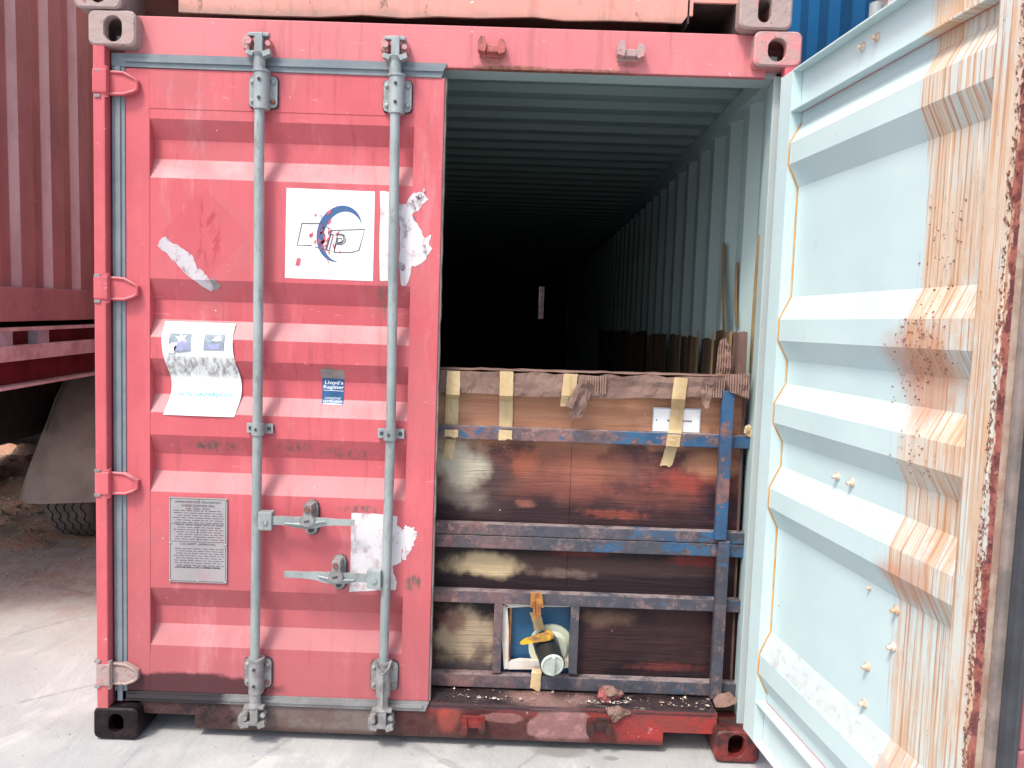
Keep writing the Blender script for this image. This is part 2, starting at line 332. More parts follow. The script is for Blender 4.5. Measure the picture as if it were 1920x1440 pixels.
# vinyl sheets
def sheet(name, a, b, dirt, amt, loc=(0,0,0), sc=20):
    q = Mat(name, .5); c = q.mix(q.rng(q.noise(5, 5, .6), .35, .65), a, b)
    c = q.mix(q.mul(q.rng(q.noise(sc, 8, .75, st=(1,1,.7), loc=loc), .5, .62), amt), c, dirt); q.bump(q.noise(18, 5, .6), .25, .004)
    q.c = c; return q
q = sheet('white_vinyl', (.82,.83,.84), (.78,.8,.82), (.6,.55,.56), .15); VINYL = q.col(q.c)
q = sheet('torn_vinyl', (.72,.72,.74), (.62,.6,.63), (.42,.3,.32), .7); TORN = q.col(q.c)
q = sheet('grimy_vinyl', (.55,.52,.55), (.5,.45,.48), (.3,.2,.22), .9, sc=26); TORND = q.col(q.c)
q = sheet('water_stained_notice', (.80,.84,.84), (.74,.8,.8), (.6,.6,.6), .3)
x, y, z = q.sep(); Z1, Z2 = PZ(380,672,.07), PZ(380,705,.07)
band = q.mul(q.rng(z, Z1+.012, Z1), q.rng(z, Z2-.012, Z2+.012))
c = q.mix(q.mul(band, q.rng(q.noise(60, 5, .7, st=(1,1,.2)), .42, .6)), q.c, (.36,.34,.33))
NOTICE = q.col(c, .5)
q = sheet('approval_plate_metal', (.36,.35,.36), (.31,.29,.30), (.4,.27,.27), .5); q.b.inputs['Metallic'].default_value = .15; PLATE = q.col(q.c)
# ground
q = Mat('dusty_concrete', .85, 0, .25)
c = q.mix(q.rng(q.noise(.9, 6, .6), .35, .65), (.45,.465,.465), (.38,.395,.40))
c = q.mix(q.mul(q.rng(q.noise(7, 8, .7), .45, .65), .5), c, (.36,.37,.38))
c = q.mix(q.mul(q.rng(q.noise(2.2, 7, .7, st=(1,.35,1), dist=1.2), .54, .64), .5), c, (.54,.55,.54))
c = q.mix(q.mul(q.rng(q.noise(45, 3, .5), .70, .73), .8), c, (.16,.15,.15))
for (px, py, a, b, k, col) in ((1260,1392,.0,.0,0,(0,0,0)),):
    pass
for (gx, gy, a, b, k, col) in ((1.72,.05,.10,.045,.9,(.16,.15,.15)), (1.90,.01,.03,.015,.9,(.2,.18,.18)), (.66,-.03,.09,.03,.7,(.36,.37,.4)), (1.1,.1,1.5,.14,.4,(.3,.3,.3))):  # last blob: contact shadow under the sill, painted into the ground
    c = q.mix(q.mul(q.blob(gx, gy, a, b, .3, .5, 9, 'xy'), k), c, col)
xo, yo, zo = q.sep()
far = q.rng(q.add(yo, q.mul(q.noise(1.3, 6, .65), 1.2)), .9, 2.3)
c = q.mix(q.mul(far, q.rng(xo, 0, -.3)), c, q.mix(q.rng(q.noise(7, 7, .7), .4, .6), (.40,.30,.25), (.46,.41,.37)))
ck = q.voro(1.1, (1,1,0), 'DISTANCE_TO_EDGE')
c = q.mix(q.mul(q.rng(q.add(ck, q.mul(q.noise(9, 6, .7), .06)), .040, .032), .45), c, (.22,.22,.22))
c = q.mix(q.mul(q.rng(q.noise(1.3, 8, .75, st=(2.6,.5,1), loc=(3,3,0), dist=.8), .5, .6), .4), c, (.30,.31,.32))
q.bump(q.noise(3, 7, .65, st=(1,.5,1), dist=.6), .5, .03); q.bump(q.noise(38, 6, .7), .35, .006)
CONC = q.col(c, .85)
q = Mat('red_earth', .95, 0, .1); c = q.mix(q.rng(q.noise(4, 6, .7), .38, .62), (.55,.29,.2), (.40,.30,.22))
c = q.mix(q.rng(q.noise(30, 5, .7), .56, .66), c, (.62,.47,.37)); q.bump(q.noise(22, 7, .75), .8, .03); EARTH = q.col(c, .95)
STONE = simple('pale_stones', (.34,.27,.22), .9, 0, .3, 14, (.22,.17,.13)); LEAF = simple('dry_leaves', (.3,.24,.17), .8, 0, .4, 9, (.12,.14,.08))
# plywood with spilled liquid
def ply():
    q = Mat('stained_plywood', .55, 0, .35)
    g = q.noise(16, 6, .65, st=(.12,1,1.6), dist=.6)
    c = q.mix(q.rng(g, .35, .65), (.47,.24,.15), (.38,.18,.105))
    c = q.mix(q.mul(q.rng(q.noise(60, 4, .6, st=(.05,1,1)), .5, .7), .35), c, (.27,.12,.07))
    def bl(px, py, rx, rz, s_, n_, k, col, ns=4.5):
        s_ = min(.6, s_+.15); n_ = n_*2.2+.25; k = min(1, k*1.05); ns = max(4.5, .75/min(rx, rz*2.2))
        nonlocal c
        X, Z = P(px, py, .185); c = q.mix(q.mul(q.blob(X, Z, rx, rz, s_, n_, ns, seed=px*.01), k), c, col)
    q.b.inputs['Specular IOR Level'].default_value = .18; x_, y_, z_ = q.sep(); zz = q.add(z_, q.mul(q.math('SUBTRACT', q.noise(5, 6, .65, st=(.6,1,1)), .5), .16))
    c = q.mix(q.mul(q.rng(zz, 1.15, 1.04), .93), c, (.19,.075,.06)); c = q.mix(q.mul(q.rng(zz, 1.0, .88), q.rng(q.noise(3.5, 6, .7, st=(.7,1,1), loc=(0,3,9)), .38, .56)), c, (.035,.018,.022)); c = q.mix(q.mul(q.rng(q.noise(2.6, 7, .72, st=(.8,1,1.3), loc=(5,3,0)), .5, .6), q.rng(z_, 1.17, 1.08)), c, (.045,.024,.03)); c = q.mix(q.rng(zz, .86, .80), c, (.022,.014,.017))
    bl(1100,905,.62,.12,.2,.3,.5,(.17,.055,.045)); bl(960,960,.6,.06,.5,.4,.95,(.035,.02,.024))
    bl(900,905,.12,.10,.5,.5,.9,(.07,.045,.045)); bl(860,870,.10,.085,.35,.45,.95,(.46,.42,.33)); bl(870,930,.09,.04,.5,.5,.7,(.24,.2,.17))
    bl(985,865,.05,.05,.4,.5,.7,(.32,.10,.06)); bl(1180,860,.06,.09,.5,.5,.85,(.065,.035,.045)); bl(1290,910,.13,.04,.5,.8,.7,(.3,.055,.045))
    bl(1100,880,.07,.07,.5,.6,.5,(.24,.08,.06)); bl(1160,965,.1,.016,.4,.8,.6,(.28,.07,.05)); bl(1345,950,.08,.09,.5,.4,.95,(.03,.02,.03)); bl(985,945,.035,.015,.4,.5,.6,(.34,.13,.09))
    bl(1120,880,.2,.05,.5,.7,.45,(.33,.13,.085)); bl(1340,870,.1,.04,.4,.5,.8,(.36,.18,.11))
    # lower boards
    bl(1100,1060,.6,.03,.5,.1,.4,(.12,.07,.06)); bl(900,1060,.13,.045,.25,.35,1,(.46,.36,.22)); bl(1060,1075,.12,.015,.5,.5,.6,(.19,.13,.11)); bl(1310,1050,.1,.02,.5,.5,.7,(.2,.04,.035)); bl(1090,1038,.1,.012,.5,.4,.8,(.13,.03,.03))
    c = q.mix(q.rng(z_, PZ(1100,1110,.185)+.002, PZ(1100,1110,.185)-.002), c, q.mix(q.rng(q.noise(3, 6, .7, st=(.7,1,1)), .4, .65), (.016,.011,.014), (.045,.022,.024))); bl(875,1195,.12,.10,.25,.5,1,(.36,.28,.19)); bl(850,1160,.06,.04,.4,.5,.7,(.16,.07,.06)); bl(900,1225,.03,.04,.5,.4,.7,(.1,.07,.065)); bl(870,1250,.12,.022,.5,.4,.9,(.06,.045,.05))
    bl(1140,1160,.08,.03,.6,.5,.6,(.2,.12,.08)); bl(1250,1250,.12,.015,.5,.5,.8,(.12,.03,.03))
    c = q.mix(q.rng(q.noise(60, 3, .5), .76, .78), c, (.6,.5,.4))
    q.bump(q.noise(14, 5, .6, st=(.2,1,3)), .5, .015); q.bump(q.rng(q.noise(16, 3, .5, st=(.35,1,3.2), dist=.5, loc=(0,0,4)), .62, .68), .35, .006)
    return q.col(c, q.rng(q.noise(4, 5), .35, .65, .3, .6))
PLY = ply()
def bars():
    q = Mat('blue_steel_with_grime', .5, 0, .4)
    x, y, z = q.sep()
    blue = q.mix(q.rng(q.noise(6, 4), .4, .6), (.03,.115,.235), (.025,.08,.17))
    gr = q.mix(q.rng(q.noise(7, 7, .75), .42, .6), (.22,.12,.115), (.085,.065,.075))
    gr = q.mix(q.rng(q.noise(26, 6, .75), .56, .64), gr, (.33,.19,.175))
    lowdark = q.rng(z, .95, .8)
    gr = q.mix(q.mul(lowdark, q.mul(q.rng(x, 1.3, 1.7), .85)), gr, q.mix(q.rng(q.noise(18, 7, .8), .5, .64), (.04,.055,.075), (.2,.14,.14)))
    n = q.noise(7, 7, .75, st=(.5,1,1), loc=(4,2,1))
    w = q.add(n, q.mul(q.math('SUBTRACT', x, 1.85), .12)); w = q.add(w, q.mul(q.math('SUBTRACT', z, .95), .13))
    c = q.mix(q.rng(w, .535, .56), gr, blue)
    c = q.mix(q.mul(q.rng(q.noise(9, 8, .8, st=(1,1,1.6), loc=(8,0,3)), .46, .58), .6), c, (.07,.075,.10))
    c = q.mix(q.mul(q.upf(.5, .9), q.rng(q.noise(14, 8, .75), .4, .56)), c, (.27,.22,.22))
    q.bump(q.noise(40, 7, .75), .6, .005); return q.col(c, q.rng(q.noise(12, 5), .3, .7, .35, .75))
BARS = bars()
def cboard(name, a, b, flute=False):
    q = Mat(name, .85, 0, .2); c = q.mix(q.rng(q.noise(5, 6, .65), .35, .65), a, b)
    if flute: c = q.mix(q.mul(q.wave(34, (1,1,1), .6), .6), c, (.42,.28,.22)); q.bump(q.wave(34, (1,1,1), .6), .8, .006)
    q.bump(q.noise(9, 6, .6), .4, .02); return q.col(c)
CARD = cboard('wet_brown_cardboard', (.23,.15,.125), (.17,.105,.09)); CARDF = cboard('fluted_cardboard', (.23,.14,.12), (.19,.115,.1), True)
q = Mat('lining_cardboard', .85, 0, .2); c = q.mix(q.rng(q.noise(3, 6, .6, st=(1,3,.3)), .4, .6), (.2,.13,.085), (.11,.07,.05)); LINING = q.col(c)
q = Mat('yellowed_packing_tape', .3, 0, .5); c = q.mix(q.rng(q.noise(9, 5, .6, st=(1,1,.4)), .4, .65), (.56,.43,.24), (.47,.33,.17)); q.bump(q.noise(12, 5, .6, st=(3,1,.3)), .5, .01); TAPE = q.col(c)
TAPED = simple('tan_foam_strip', (.42,.31,.16), .7, 0, .25, 9, (.3,.2,.1))
FLOORM = simple('dark_plywood_floor', (.06,.04,.03), .7)
BAG = simple('blue_liner_bag', (.02,.10,.2), .4, 0, .3, 4, (.015,.07,.16))
BAGD = simple('dark_liner_bag', (.012,.016,.022), .5)
FOAM = simple('stained_white_foam', (.62,.6,.56), .7, 0, .3, 9, (.55,.45,.36), .4)
VALVE = simple('black_plastic_pipe', (.02,.024,.026), .4); YEL = simple('yellow_plastic_handle', (.72,.42,.02), .45, 0, .4, 22, (.2,.1,.07))
FLANGE = simple('pale_plastic_flange', (.55,.56,.38), .5, 0, .2, 8, (.45,.52,.45)); CAPM = simple('white_plastic_cap', (.55,.62,.56), .4)
SPLINT = simple('splintered_wood', (.5,.24,.07), .8, 0, .4, 30, (.26,.1,.03))
RUSTEDGE = simple('rusty_leaf_end', (.44,.35,.28), .8, 0, .4, 16, (.30,.19,.15), .5)
GREYSTEEL = simple('pale_trailer_rail', (.72,.67,.67), .6, 0, .3, 9, (.5,.4,.4)); LIGHTBL = simple('pale_blue_bracket', (.55,.68,.78), .5)
TRAILRED = simple('trailer_red_beam', (.16,.02,.03), .5, 0, .3, 6); TYRE = simple('dusty_tyre', (.17,.14,.13), .9, 0, .3, 9, (.12,.1,.09)); GROOVE = simple('tyre_groove_black', (.02,.018,.018), .9)
FLAP = simple('muddy_mudguard', (.24,.19,.165), .8, 0, .35, 5, (.33,.27,.235), .3)
YD, YH = .045, .05                 # door face, header / sill face
# ------------------------------------------------------------------ ground
def grid(x0, x1, y0, y1, nx, ny, hf):
    b = MB(); vs = []
    for j in range(ny+1):
        for i in range(nx+1):
            x = x0+(x1-x0)*i/nx; y = y0+(y1-y0)*j/ny; vs.append((x, y, hf(x, y)))
    b.add(vs, [(j*(nx+1)+i, j*(nx+1)+i+1, (j+1)*(nx+1)+i+1, (j+1)*(nx+1)+i) for j in range(ny) for i in range(nx)], 0, True)
    return b
def gh(x, y):
    n = mn.fractal(Vector((x*1.3, y*2.2, 0)), .6, 2, 4)
    k = 1 if x < .1 or y < -.1 else .15
    return -.006 + .004*n*k - (.0 if y > -6 else 0)
g = grid(-60, 60, -60, 120, 12, 18, lambda x, y: -.02)
near = grid(-6, 6, -4, 8, 120, 120, gh)
near.v = [v for v in near.v]
for v, f in ((near.v, near.f),): g.add(v, f, 0, True)
g.build('ground', CONC, kind='structure', fixn=False)
# earth bank behind the trailer wheel
def mh(x, y):
    e = min(1, max(0, (y-1.7)/1.5)) * min(1, max(0, (-.5-x)/.5)) * min(1, max(0, (9.6-y)/.8)) * min(1, max(0, (x+8)/.5))
    e = e*e*(3-2*e)
    t = min(1, max(0, (y-3.6)/2)); return -.03 + (.07+.40*t*t*(3-2*t))*e + .07*e*mn.fractal(Vector((x*2.5, y*2.5, 1)), .6, 2, 6) + .035*e*mn.noise(Vector((x*9, y*9, 3))) + .016*e*mn.noise(Vector((x*23, y*23, 5)))
grid(-8.2, -.8, 1.6, 9.8, 110, 150, mh).build('earth_bank', EARTH, kind='structure', fixn=False)
st = MB(); lf = MB()
for i in range(1500):
    x = random.uniform(-4.6, -1.2); y = random.uniform(1.5, 5.5); z = max(gh(x, y), mh(x, y)); r = random.uniform(.008, .03)*(1 if y > 2.9 else .6)
    q = [(x+r*random.uniform(.6,1.3)*math.cos(a), y+r*random.uniform(.6,1.3)*math.sin(a), z-.005) for a in (0,1.26,2.5,3.8,5)]
    t = (x+random.uniform(-.4,.4)*r, y, z+r*random.uniform(.4,.9)); st.add(q+[t], [(0,1,5),(1,2,5),(2,3,5),(3,4,5),(4,0,5)])
for i in range(420):
    x = random.uniform(-4.6, -1.5); y = random.uniform(2.3, 5.2); z = mh(x, y)+.015; a = random.uniform(0, 6.3); L = random.uniform(.03, .08)
    d = Vector((math.cos(a), math.sin(a), random.uniform(-.2,.5)))*L; s_ = Vector((-math.sin(a), math.cos(a), random.uniform(-.3,.3)))*L*.25
    c = Vector((x, y, z)); lf.add([c-d, c+s_, c+d, c-s_], [(0,1,2,3)])
st.build('loose_stones', STONE, kind='stuff', label='loose reddish stones scattered in front of the earth bank', cat='stones')
lf.build('dry_leaf_litter', LEAF, kind='stuff', label='dry leaf litter lying on the earth bank behind the mudguard', cat='leaves')
# ------------------------------------------------------------------ shared builders
def ringpts(n, hx, hz, kind, r=.012):
    o = []
    for k in range(n):
        a = 2*math.pi*(k+.5)/n; ca, sa = math.cos(a), math.sin(a)
        if kind == 'rect':
            t = min(hx/abs(ca) if abs(ca) > 1e-6 else 1e9, hz/abs(sa) if abs(sa) > 1e-6 else 1e9); x, z = t*ca, t*sa
            cx, cz = hx-r, hz-r
            if abs(x) > cx and abs(z) > cz:
                dx, dz = abs(x)-cx, abs(z)-cz; L = math.hypot(dx, dz) or 1; k2 = min(1, r/L); x = math.copysign(cx+dx*k2, x); z = math.copysign(cz+dz*k2, z)
        else:                                   # upright obround
            s_ = hz-hx; 
            t = hx/abs(ca) if abs(ca) > 1e-6 else 1e9
            if abs(t*sa) <= s_: x, z = t*ca, t*sa
            else:
                sg = math.copysign(s_, sa); b_ = sa*sg; disc = b_*b_ - (s_*s_-hx*hx); t = b_+math.sqrt(max(0, disc)); x, z = t*ca, t*sa
        o.append((x, z))
    return o
def casting(x0, x1, z0, z1, y0, hc, hole=(.031,.042), depth=.178, name='corner_casting', mat=None, parent=None, label=None):
    b = MB(); n = 48; cx, cz = (x0+x1)/2, (z0+z1)/2; hx, hz = (x1-x0)/2, (z1-z0)/2
    O = ringpts(n, hx, hz, 'rect', .022); I = ringpts(n, hx-.006, hz-.006, 'rect', .02); H = ringpts(n, hole[0], hole[1], 'ob')
    rings = [[(cx+p[0], y0+depth, cz+p[1]) for p in O], [(cx+p[0], y0+.006, cz+p[1]) for p in O], [(cx+p[0], y0, cz+p[1]) for p in I],
             [(hc[0]+p[0]*1.08, y0, hc[1]+p[1]*1.06) for p in H], [(hc[0]+p[0], y0+.005, hc[1]+p[1]) for p in H], [(hc[0]+p[0], y0+.03, hc[1]+p[1]) for p in H],
             [(cx+p[0]*.82, y0+.032, cz+p[1]*.8) for p in O], [(cx+p[0]*.82, y0+.15, cz+p[1]*.8) for p in O]]
    vs = [v for r in rings for v in r]; fs = []
    for k in range(len(rings)-1):
        for i in range(n): fs.append((k*n+i, k*n+(i+1) % n, (k+1)*n+(i+1) % n, (k+1)*n+i))
    fs.append(tuple(range(n))); fs.append(tuple(range(7*n, 8*n)))
    b.add(vs, fs); return b.build(name, mat, parent, label)
def corr_line(L, period, depth, flat=.42, start=0.):
    """trapezoid profile: list of (u, v)"""
    pts = []; u = start; slope = period*(1-flat*2)/2; fl = period*flat
    pts.append((0, 0)) if start > 0 else None
    while u < L:
        pts += [(u, 0), (u+fl, 0), (u+fl+slope, depth), (u+2*fl+slope, depth)]; u += period
    pts = [p for p in pts if p[0] <= L]; pts.append((L, pts[-1][1])); return pts
def extr(b, pts, mk, lo, hi, mi=0, t=.003, seg=1):
    """extrude profile pts along third axis, two skins t apart"""
    for off, m_ in ((0, mi), (t, mi+1)):
        vs = [mk(u, v+off, lo) for u, v in pts] + [mk(u, v+off, hi) for u, v in pts]; n = len(pts)
        b.add(vs, [(i, i+1, n+i+1, n+i) for i in range(n-1)], m_)
# ------------------------------------------------------------------ the red container
box = empty('shipping_container', (0, 0, 0), 0, 'coral red container standing on the ground with one door shut and one door open', 'shipping container')
LEN = 12.19; WID = 2.438; HT = 2.591
# side walls, roof, floor, far end (inner skin mint, outer skin red)
wl = corr_line(LEN-.3, .278, .036, .26)
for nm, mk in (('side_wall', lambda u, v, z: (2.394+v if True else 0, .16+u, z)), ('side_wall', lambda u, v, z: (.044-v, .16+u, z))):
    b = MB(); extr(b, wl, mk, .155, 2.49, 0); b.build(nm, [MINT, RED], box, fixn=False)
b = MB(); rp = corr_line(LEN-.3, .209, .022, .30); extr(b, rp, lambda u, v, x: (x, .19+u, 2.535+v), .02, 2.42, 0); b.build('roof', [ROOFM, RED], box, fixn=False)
b = MB(); b.box(.0, .065, .17, LEN, 2.465, 2.533); b.box(2.373, 2.438, .17, LEN, 2.465, 2.533); b.build('top_side_rail', MINT, box)
b = MB(); b.box(.0, .05, .17, LEN, .05, .16); b.box(2.39, 2.438, .17, LEN, .05, .16); b.build('bottom_side_rail', RED, box)
b = MB(); b.box(.05, 2.39, .14, LEN-.05, .125, .15); b.build('floor', FLOORM, box)
hx0, hx1 = PX(1010,570,12.07), PX(1020,570,12.07); hz0, hz1 = PZ(1015,598,12.07), PZ(1015,537,12.07); b = MB()
for q_ in ((.03,hx0,.05,2.57),(hx1,2.42,.05,2.57),(hx0,hx1,.05,hz0),(hx0,hx1,hz1,2.57)): b.box(q_[0],q_[1],LEN-.06,LEN-.055,q_[2],q_[3],0); b.box(q_[0],q_[1],LEN-.055,LEN-.05,q_[2],q_[3],1)
for k in range(9):
    xx = .15+k*.25
    if abs(xx+.05-hx0) > .13: b.box(xx, xx+.1, LEN-.095, LEN-.0602, .15, 2.53, 0)
b.box(.0, .07, LEN-.3, LEN-.0605, .05, 2.55, 0); b.box(2.37, 2.438, LEN-.3, LEN-.0605, .05, 2.55, 0); b.box(.071, 2.369, LEN-.3, LEN-.0605, 2.50, 2.56, 0); b.box(.071, 2.369, LEN-.3, LEN-.0605, .05, .145, 0)
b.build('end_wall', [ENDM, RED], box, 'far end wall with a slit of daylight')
# corner posts
xa, xb = PX(170, 700, 0), PX(187, 700, 0)
b = MB(); b.box(.012, .053, .004, .045, .11, 2.48, 0, .006); b.box(.053, .102, .062, .075, .11, 2.48); b.box(.012, .05, .045, .16, .11, 2.48); b.box(.05, .06, .075, .16, .11, 2.48)
b.build('corner_post', RED, box)
b = MB(); b.box(2.385, 2.426, .004, .045, .11, 2.48, 0, .006); b.box(2.40, 2.426, .045, .16, .11, 2.48); b.build('corner_post', RED, box)
b = MB(); b.box(2.368, 2.399, .062, .075, .11, 2.46, 0, .003); b.box(2.380, 2.399, .075, .165, .11, 2.46, 0, .003); b.box(2.386, 2.402, .165, .20, .16, 2.46, 0, .004); b.build('inner_door_post', MINT, box)
b = MB(); b.box(.06, .09, .09, .20, .12, 2.46); b.build('inner_door_post', MINT, box)
# header
zt, zb = PZ(800, 46, YH), PZ(1000, 132, YH)
b = MB(); b.box(.10, 2.335, YH, YH+.012, zb, zt, 0, .004); b.box(.10, 2.335, YH+.012, .19, zt-.012, zt-.004); b.box(.10, 2.335, YH+.012, .075, zb, zb+.008)
b.box(.06, 2.378, .075, .19, 2.455, 2.53, 1); b.build('header', [HEAD, MINT], box)

# sill with fork pockets
zs = .158; z0 = .028
L0, L1 = PX(262,1340,YH), PX(366,1350,YH); R0, R1 = PX(1243,1380,YH), PX(1336,1380,YH)
zn = PZ(330,1336,YH)-.006
b = MB()
poly = [(.15,.05),(.15,zs),(2.29,zs),(2.29,.05),(R1+.006,.05),(R1+.006,zn),(R0,zn),(R0,z0),(L1,z0),(L1,zn),(L0,zn),(L0,.05)]
b.box(.15, 2.29, YH, YH+.014, zn, zs); b.box(L1, R0, YH, YH+.0135, z0, zn-.0002); b.box(.15, L0, YH, YH+.0135, .05, zn-.0002); b.box(R1+.006, 2.29, YH, YH+.0135, .05, zn-.0002)
b.box(.15, 2.29, YH+.014, .16, zs-.008, zs-.001); b.box(L1, R0, YH+.0136, YH+.09, z0, z0+.012)
for xs in ((L0-.006, L0), (L1, L1+.01), (R0-.01, R0), (R1+.006, R1+.012)): b.box(xs[0], xs[1], YH+.0145, .6, .04, zn)
b.box(L0, L1, YH+.0145, .6, zn+.001, zn+.01); b.box(R0, R1, YH+.0145, .6, zn+.001, zn+.01)
b.build('sill', SILL, box)
# sloping threshold plate, buckled
b = MB(); nx, ny = 90, 8; vs = []
for j in range(ny+1):
    for i in range(nx+1):
        x = .16+(2.12)*i/nx; t = j/ny; y = YH-.002+t*.10; z = zs+.004 + .012*math.sin(t*math.pi)*.5 + (.012 if t > .25 else .0) + .003*mn.noise(Vector((x*9, y*30, 0))); 
        if j == 0: z = zs-.010
        vs.append((x, y, z))
b.add(vs, [(j*(nx+1)+i, j*(nx+1)+i+1, (j+1)*(nx+1)+i+1, (j+1)*(nx+1)+i) for j in range(ny) for i in range(nx)], 0, True); b.build('threshold_plate', THRESH, box, 'grimy threshold plate caked with dark residue', fixn=False)
# castings
casting(-.002, .162, 2.473, 2.591, 0, P(211, 53, 0), (.030,.042), mat=CASTG, parent=box, label='dusty brown upper left corner casting')
casting(2.276, 2.438, 2.473, 2.591, 0, P(1458, 93, 0), (.031,.038), mat=CAST, parent=box, label='faded red upper right corner casting')
casting(0, .162, 0, .118, 0, P(217, 1357, 0), (.027,.036), mat=CASTDK, parent=box, label='tar blackened lower left corner casting')
casting(2.276, 2.438, 0, .118, 0, P(1381, 1400, 0), (.029,.042), mat=CASTLOW, parent=box, label='stained dark red lower right corner casting')
# cam keepers
def keeper(x, z, mat, flip=1, nm='cam_keeper', grime=None):
    b = MB(); y = YH
    b.box(x-.042, x+.042, y-.008, y+.002, z-.022, z+.02, 0, .003)
    b.prism([(x-.046,z-.01),(x-.046,z+.022),(x-.036,z+.036),(x-.022,z+.034),(x-.018,z+.004),(x-.022,z-.016)], y-.042, y-.006)
    b.prism([(x+.046,z-.012),(x+.048,z+.02),(x+.036,z+.032),(x+.024,z+.026),(x+.020,z-.004),(x+.026,z-.02)], y-.036, y-.006)
    b.box(x-.02, x+.024, y-.03, y-.006, z-.012, z+.012, 0, .004)
    if flip < 0: b.v = [(v[0], v[1], 2*z-v[2]) for v in b.v]
    return b.build(nm, mat, box, grime)
RED2 = casting_mat('rusting_keeper_paint', (.45,.12,.11), (.2,.09,.07), .5)
k1 = keeper(*P(922, 96, YH), RED2, grime='rust crusted cam keeper on the header'); keeper(*P(1180, 104, YH), CAST)
keeper(*P(887, 1352, YH), CASTLOW, -1, grime='dark stained cam keeper on the sill'); keeper(*P(1122, 1356, YH), CASTLOW, -1)
KX = [P(487, 92, YH), P(743, 97, YH), P(477, 1338, YH), P(717, 1343, YH)]
for i, (x, z) in enumerate(KX): keeper(x, z, CAST if i < 2 else GALVD, 1 if i < 2 else -1)
# ------------------------------------------------------------------ a door leaf in its own frame: x from the hinge edge, y outer 0 .. inner TH, z up
LW, TH, S0, S1 = 1.116, .045, .085, 1.013
GZ = []
for a, b_, c_, d_ in ((222,262,298,333),(522,562,598,632),(672,705,738,773),(815,850,882,922),(1102,1135,1168,1210)):
    GZ.append((PZ(300,a,YD), PZ(300,b_,YD+.036), PZ(300,c_,YD+.036), PZ(300,d_,YD)))
ZT, ZB, ZRT, ZRB = PZ(300,129,YD), PZ(300,1296,YD), PZ(300,203,YD), PZ(300,1225,YD)
prof = [(ZRT, .002)]
for a, b_, c_, d_ in GZ: prof += [(a, .002), (b_, .038), (c_, .038), (d_, .002)]
prof.append((ZRB, .002))
def yprof(z):
    if z > prof[0][0] or z < prof[-1][0]: return 0
    for (z1, y1), (z2, y2) in zip(prof, prof[1:]):
        if z2 <= z <= z1: return y1 + (y2-y1)*(z1-z)/(z1-z2)
    return 0
def leaf(parent, sg, mo, mi):
    def X(a, b): return (a, b) if sg > 0 else (-b, -a)
    b = MB()                                     # pressed panel, two skins
    for off, m_ in ((0, 0), (.003, 1)):
        xs = [S0-.002 + (S1-S0+.004)*i/2 for i in range(3)]; n = len(prof)
        b.add([(sg*x, y+off, z) for x in xs for z, y in prof], [(j*n+i, j*n+i+1, (j+1)*n+i+1, (j+1)*n+i) for j in range(2) for i in range(n-1)], m_)
    b.build('pressed_panel', [mo, mi], parent, fixn=False)
    for a, c in ((0, S0), (S1, LW)):             # stiles: outer skin + inner skin + edge
        b = MB(); x0, x1 = X(a, c); b.box(x0, x1, 0, TH-.004, ZB, ZT, 0, .003); b.box(x0+.0005, x1-.0005, TH-.004, TH, ZB+.003, ZT-.003, 1, .0015)
        xe = sg*(c+.0006 if a == 0 else a-.0006); q_ = [(ZT-.002, .012), (ZRT+.001, .012)]+[(z, y+.004) for z, y in prof]+[(ZRB-.001, .012), (ZB+.002, .012)]
        b.add([(xe, y, z) for z, y in q_]+[(xe, TH-.0005, z) for z, y in q_], [(i, i+1, len(q_)+i+1, len(q_)+i) for i in range(len(q_)-1)], 1)
        b.box(*sorted((sg*a if a == 0 else sg*c, (sg*a if a == 0 else sg*c)+(-.0008 if (a == 0) == (sg > 0) else .0008))), .002, TH-.001, ZB+.001, ZT-.001, 1 if a == 0 else (2 if sg < 0 else 0))
        b.build('stile', [mo, mi, RUSTEDGE], parent)
    for a, c in ((ZRT, ZT), (ZB, ZRB)):
        b = MB(); x0, x1 = X(S0, S1); b.box(x0, x1, 0.0004, .008, a, c, 0); b.box(x0, x1, .008, .011, a+.001, c-.001, 1)
        for zz in (a, c-.006): b.box(x0, x1, .0111, TH-.001, zz, zz+.006, 1, .002)
        b.build('rail', [mo, mi], parent)
# left leaf -------------------------------------------------------
dl = empty('door', (LX, YD, 0), 0, parent=box); dl['label'] = 'closed left door with stickers and two locking rods'
leaf(dl, 1, DOORRED, MINT)
def LP(px, py, y=YD): x, z = P(px, py, y); return x-LX, z
b = MB()                                         # gasket
gx0, gx1 = -.046, 0.0; gt, gb = PZ(500,111,YD), PZ(400,1318,YD)
b.box(gx0, gx1, -.004, .012, gb, ZT+.002, 0, .004); b.box(gx0+.013, gx1-.014, -.010, -.003, gb, ZT+.002, 0, .003)
b.build('gasket', RUBBER, dl, 'side gasket')
b = MB(); xr = LP(838,120)[0]
b.prism([(gx0,ZT+.003),(gx0,gt+.004),(xr,gt+.004),(xr-.018,ZT-.001),(LW-.03,ZT-.001)], -.004, .010); b.prism([(.0,ZT+.019),(.0,ZT+.031),(xr-.006,ZT+.031),(xr-.012,ZT+.019)], -.010, -.0035)
b.build('gasket', RUBBER, dl, 'top gasket')
b = MB(); b.prism([(gx0,ZB-.001),(gx0,gb),(LW-.01,gb),(LW+.004,ZB-.001)], -.004, .010); b.prism([(.0,ZB-.012),(0,ZB-.024),(LW-.02,ZB-.024),(LW-.02,ZB-.012)], -.010, -.0035)
b.build('gasket', GASKB, dl, 'dusty bottom gasket stained black near the hinges')
b = MB(); pts = [(LW+.001, -.001, ZB), (LW+.001, -.001, ZT)]
n = 60; vs = []
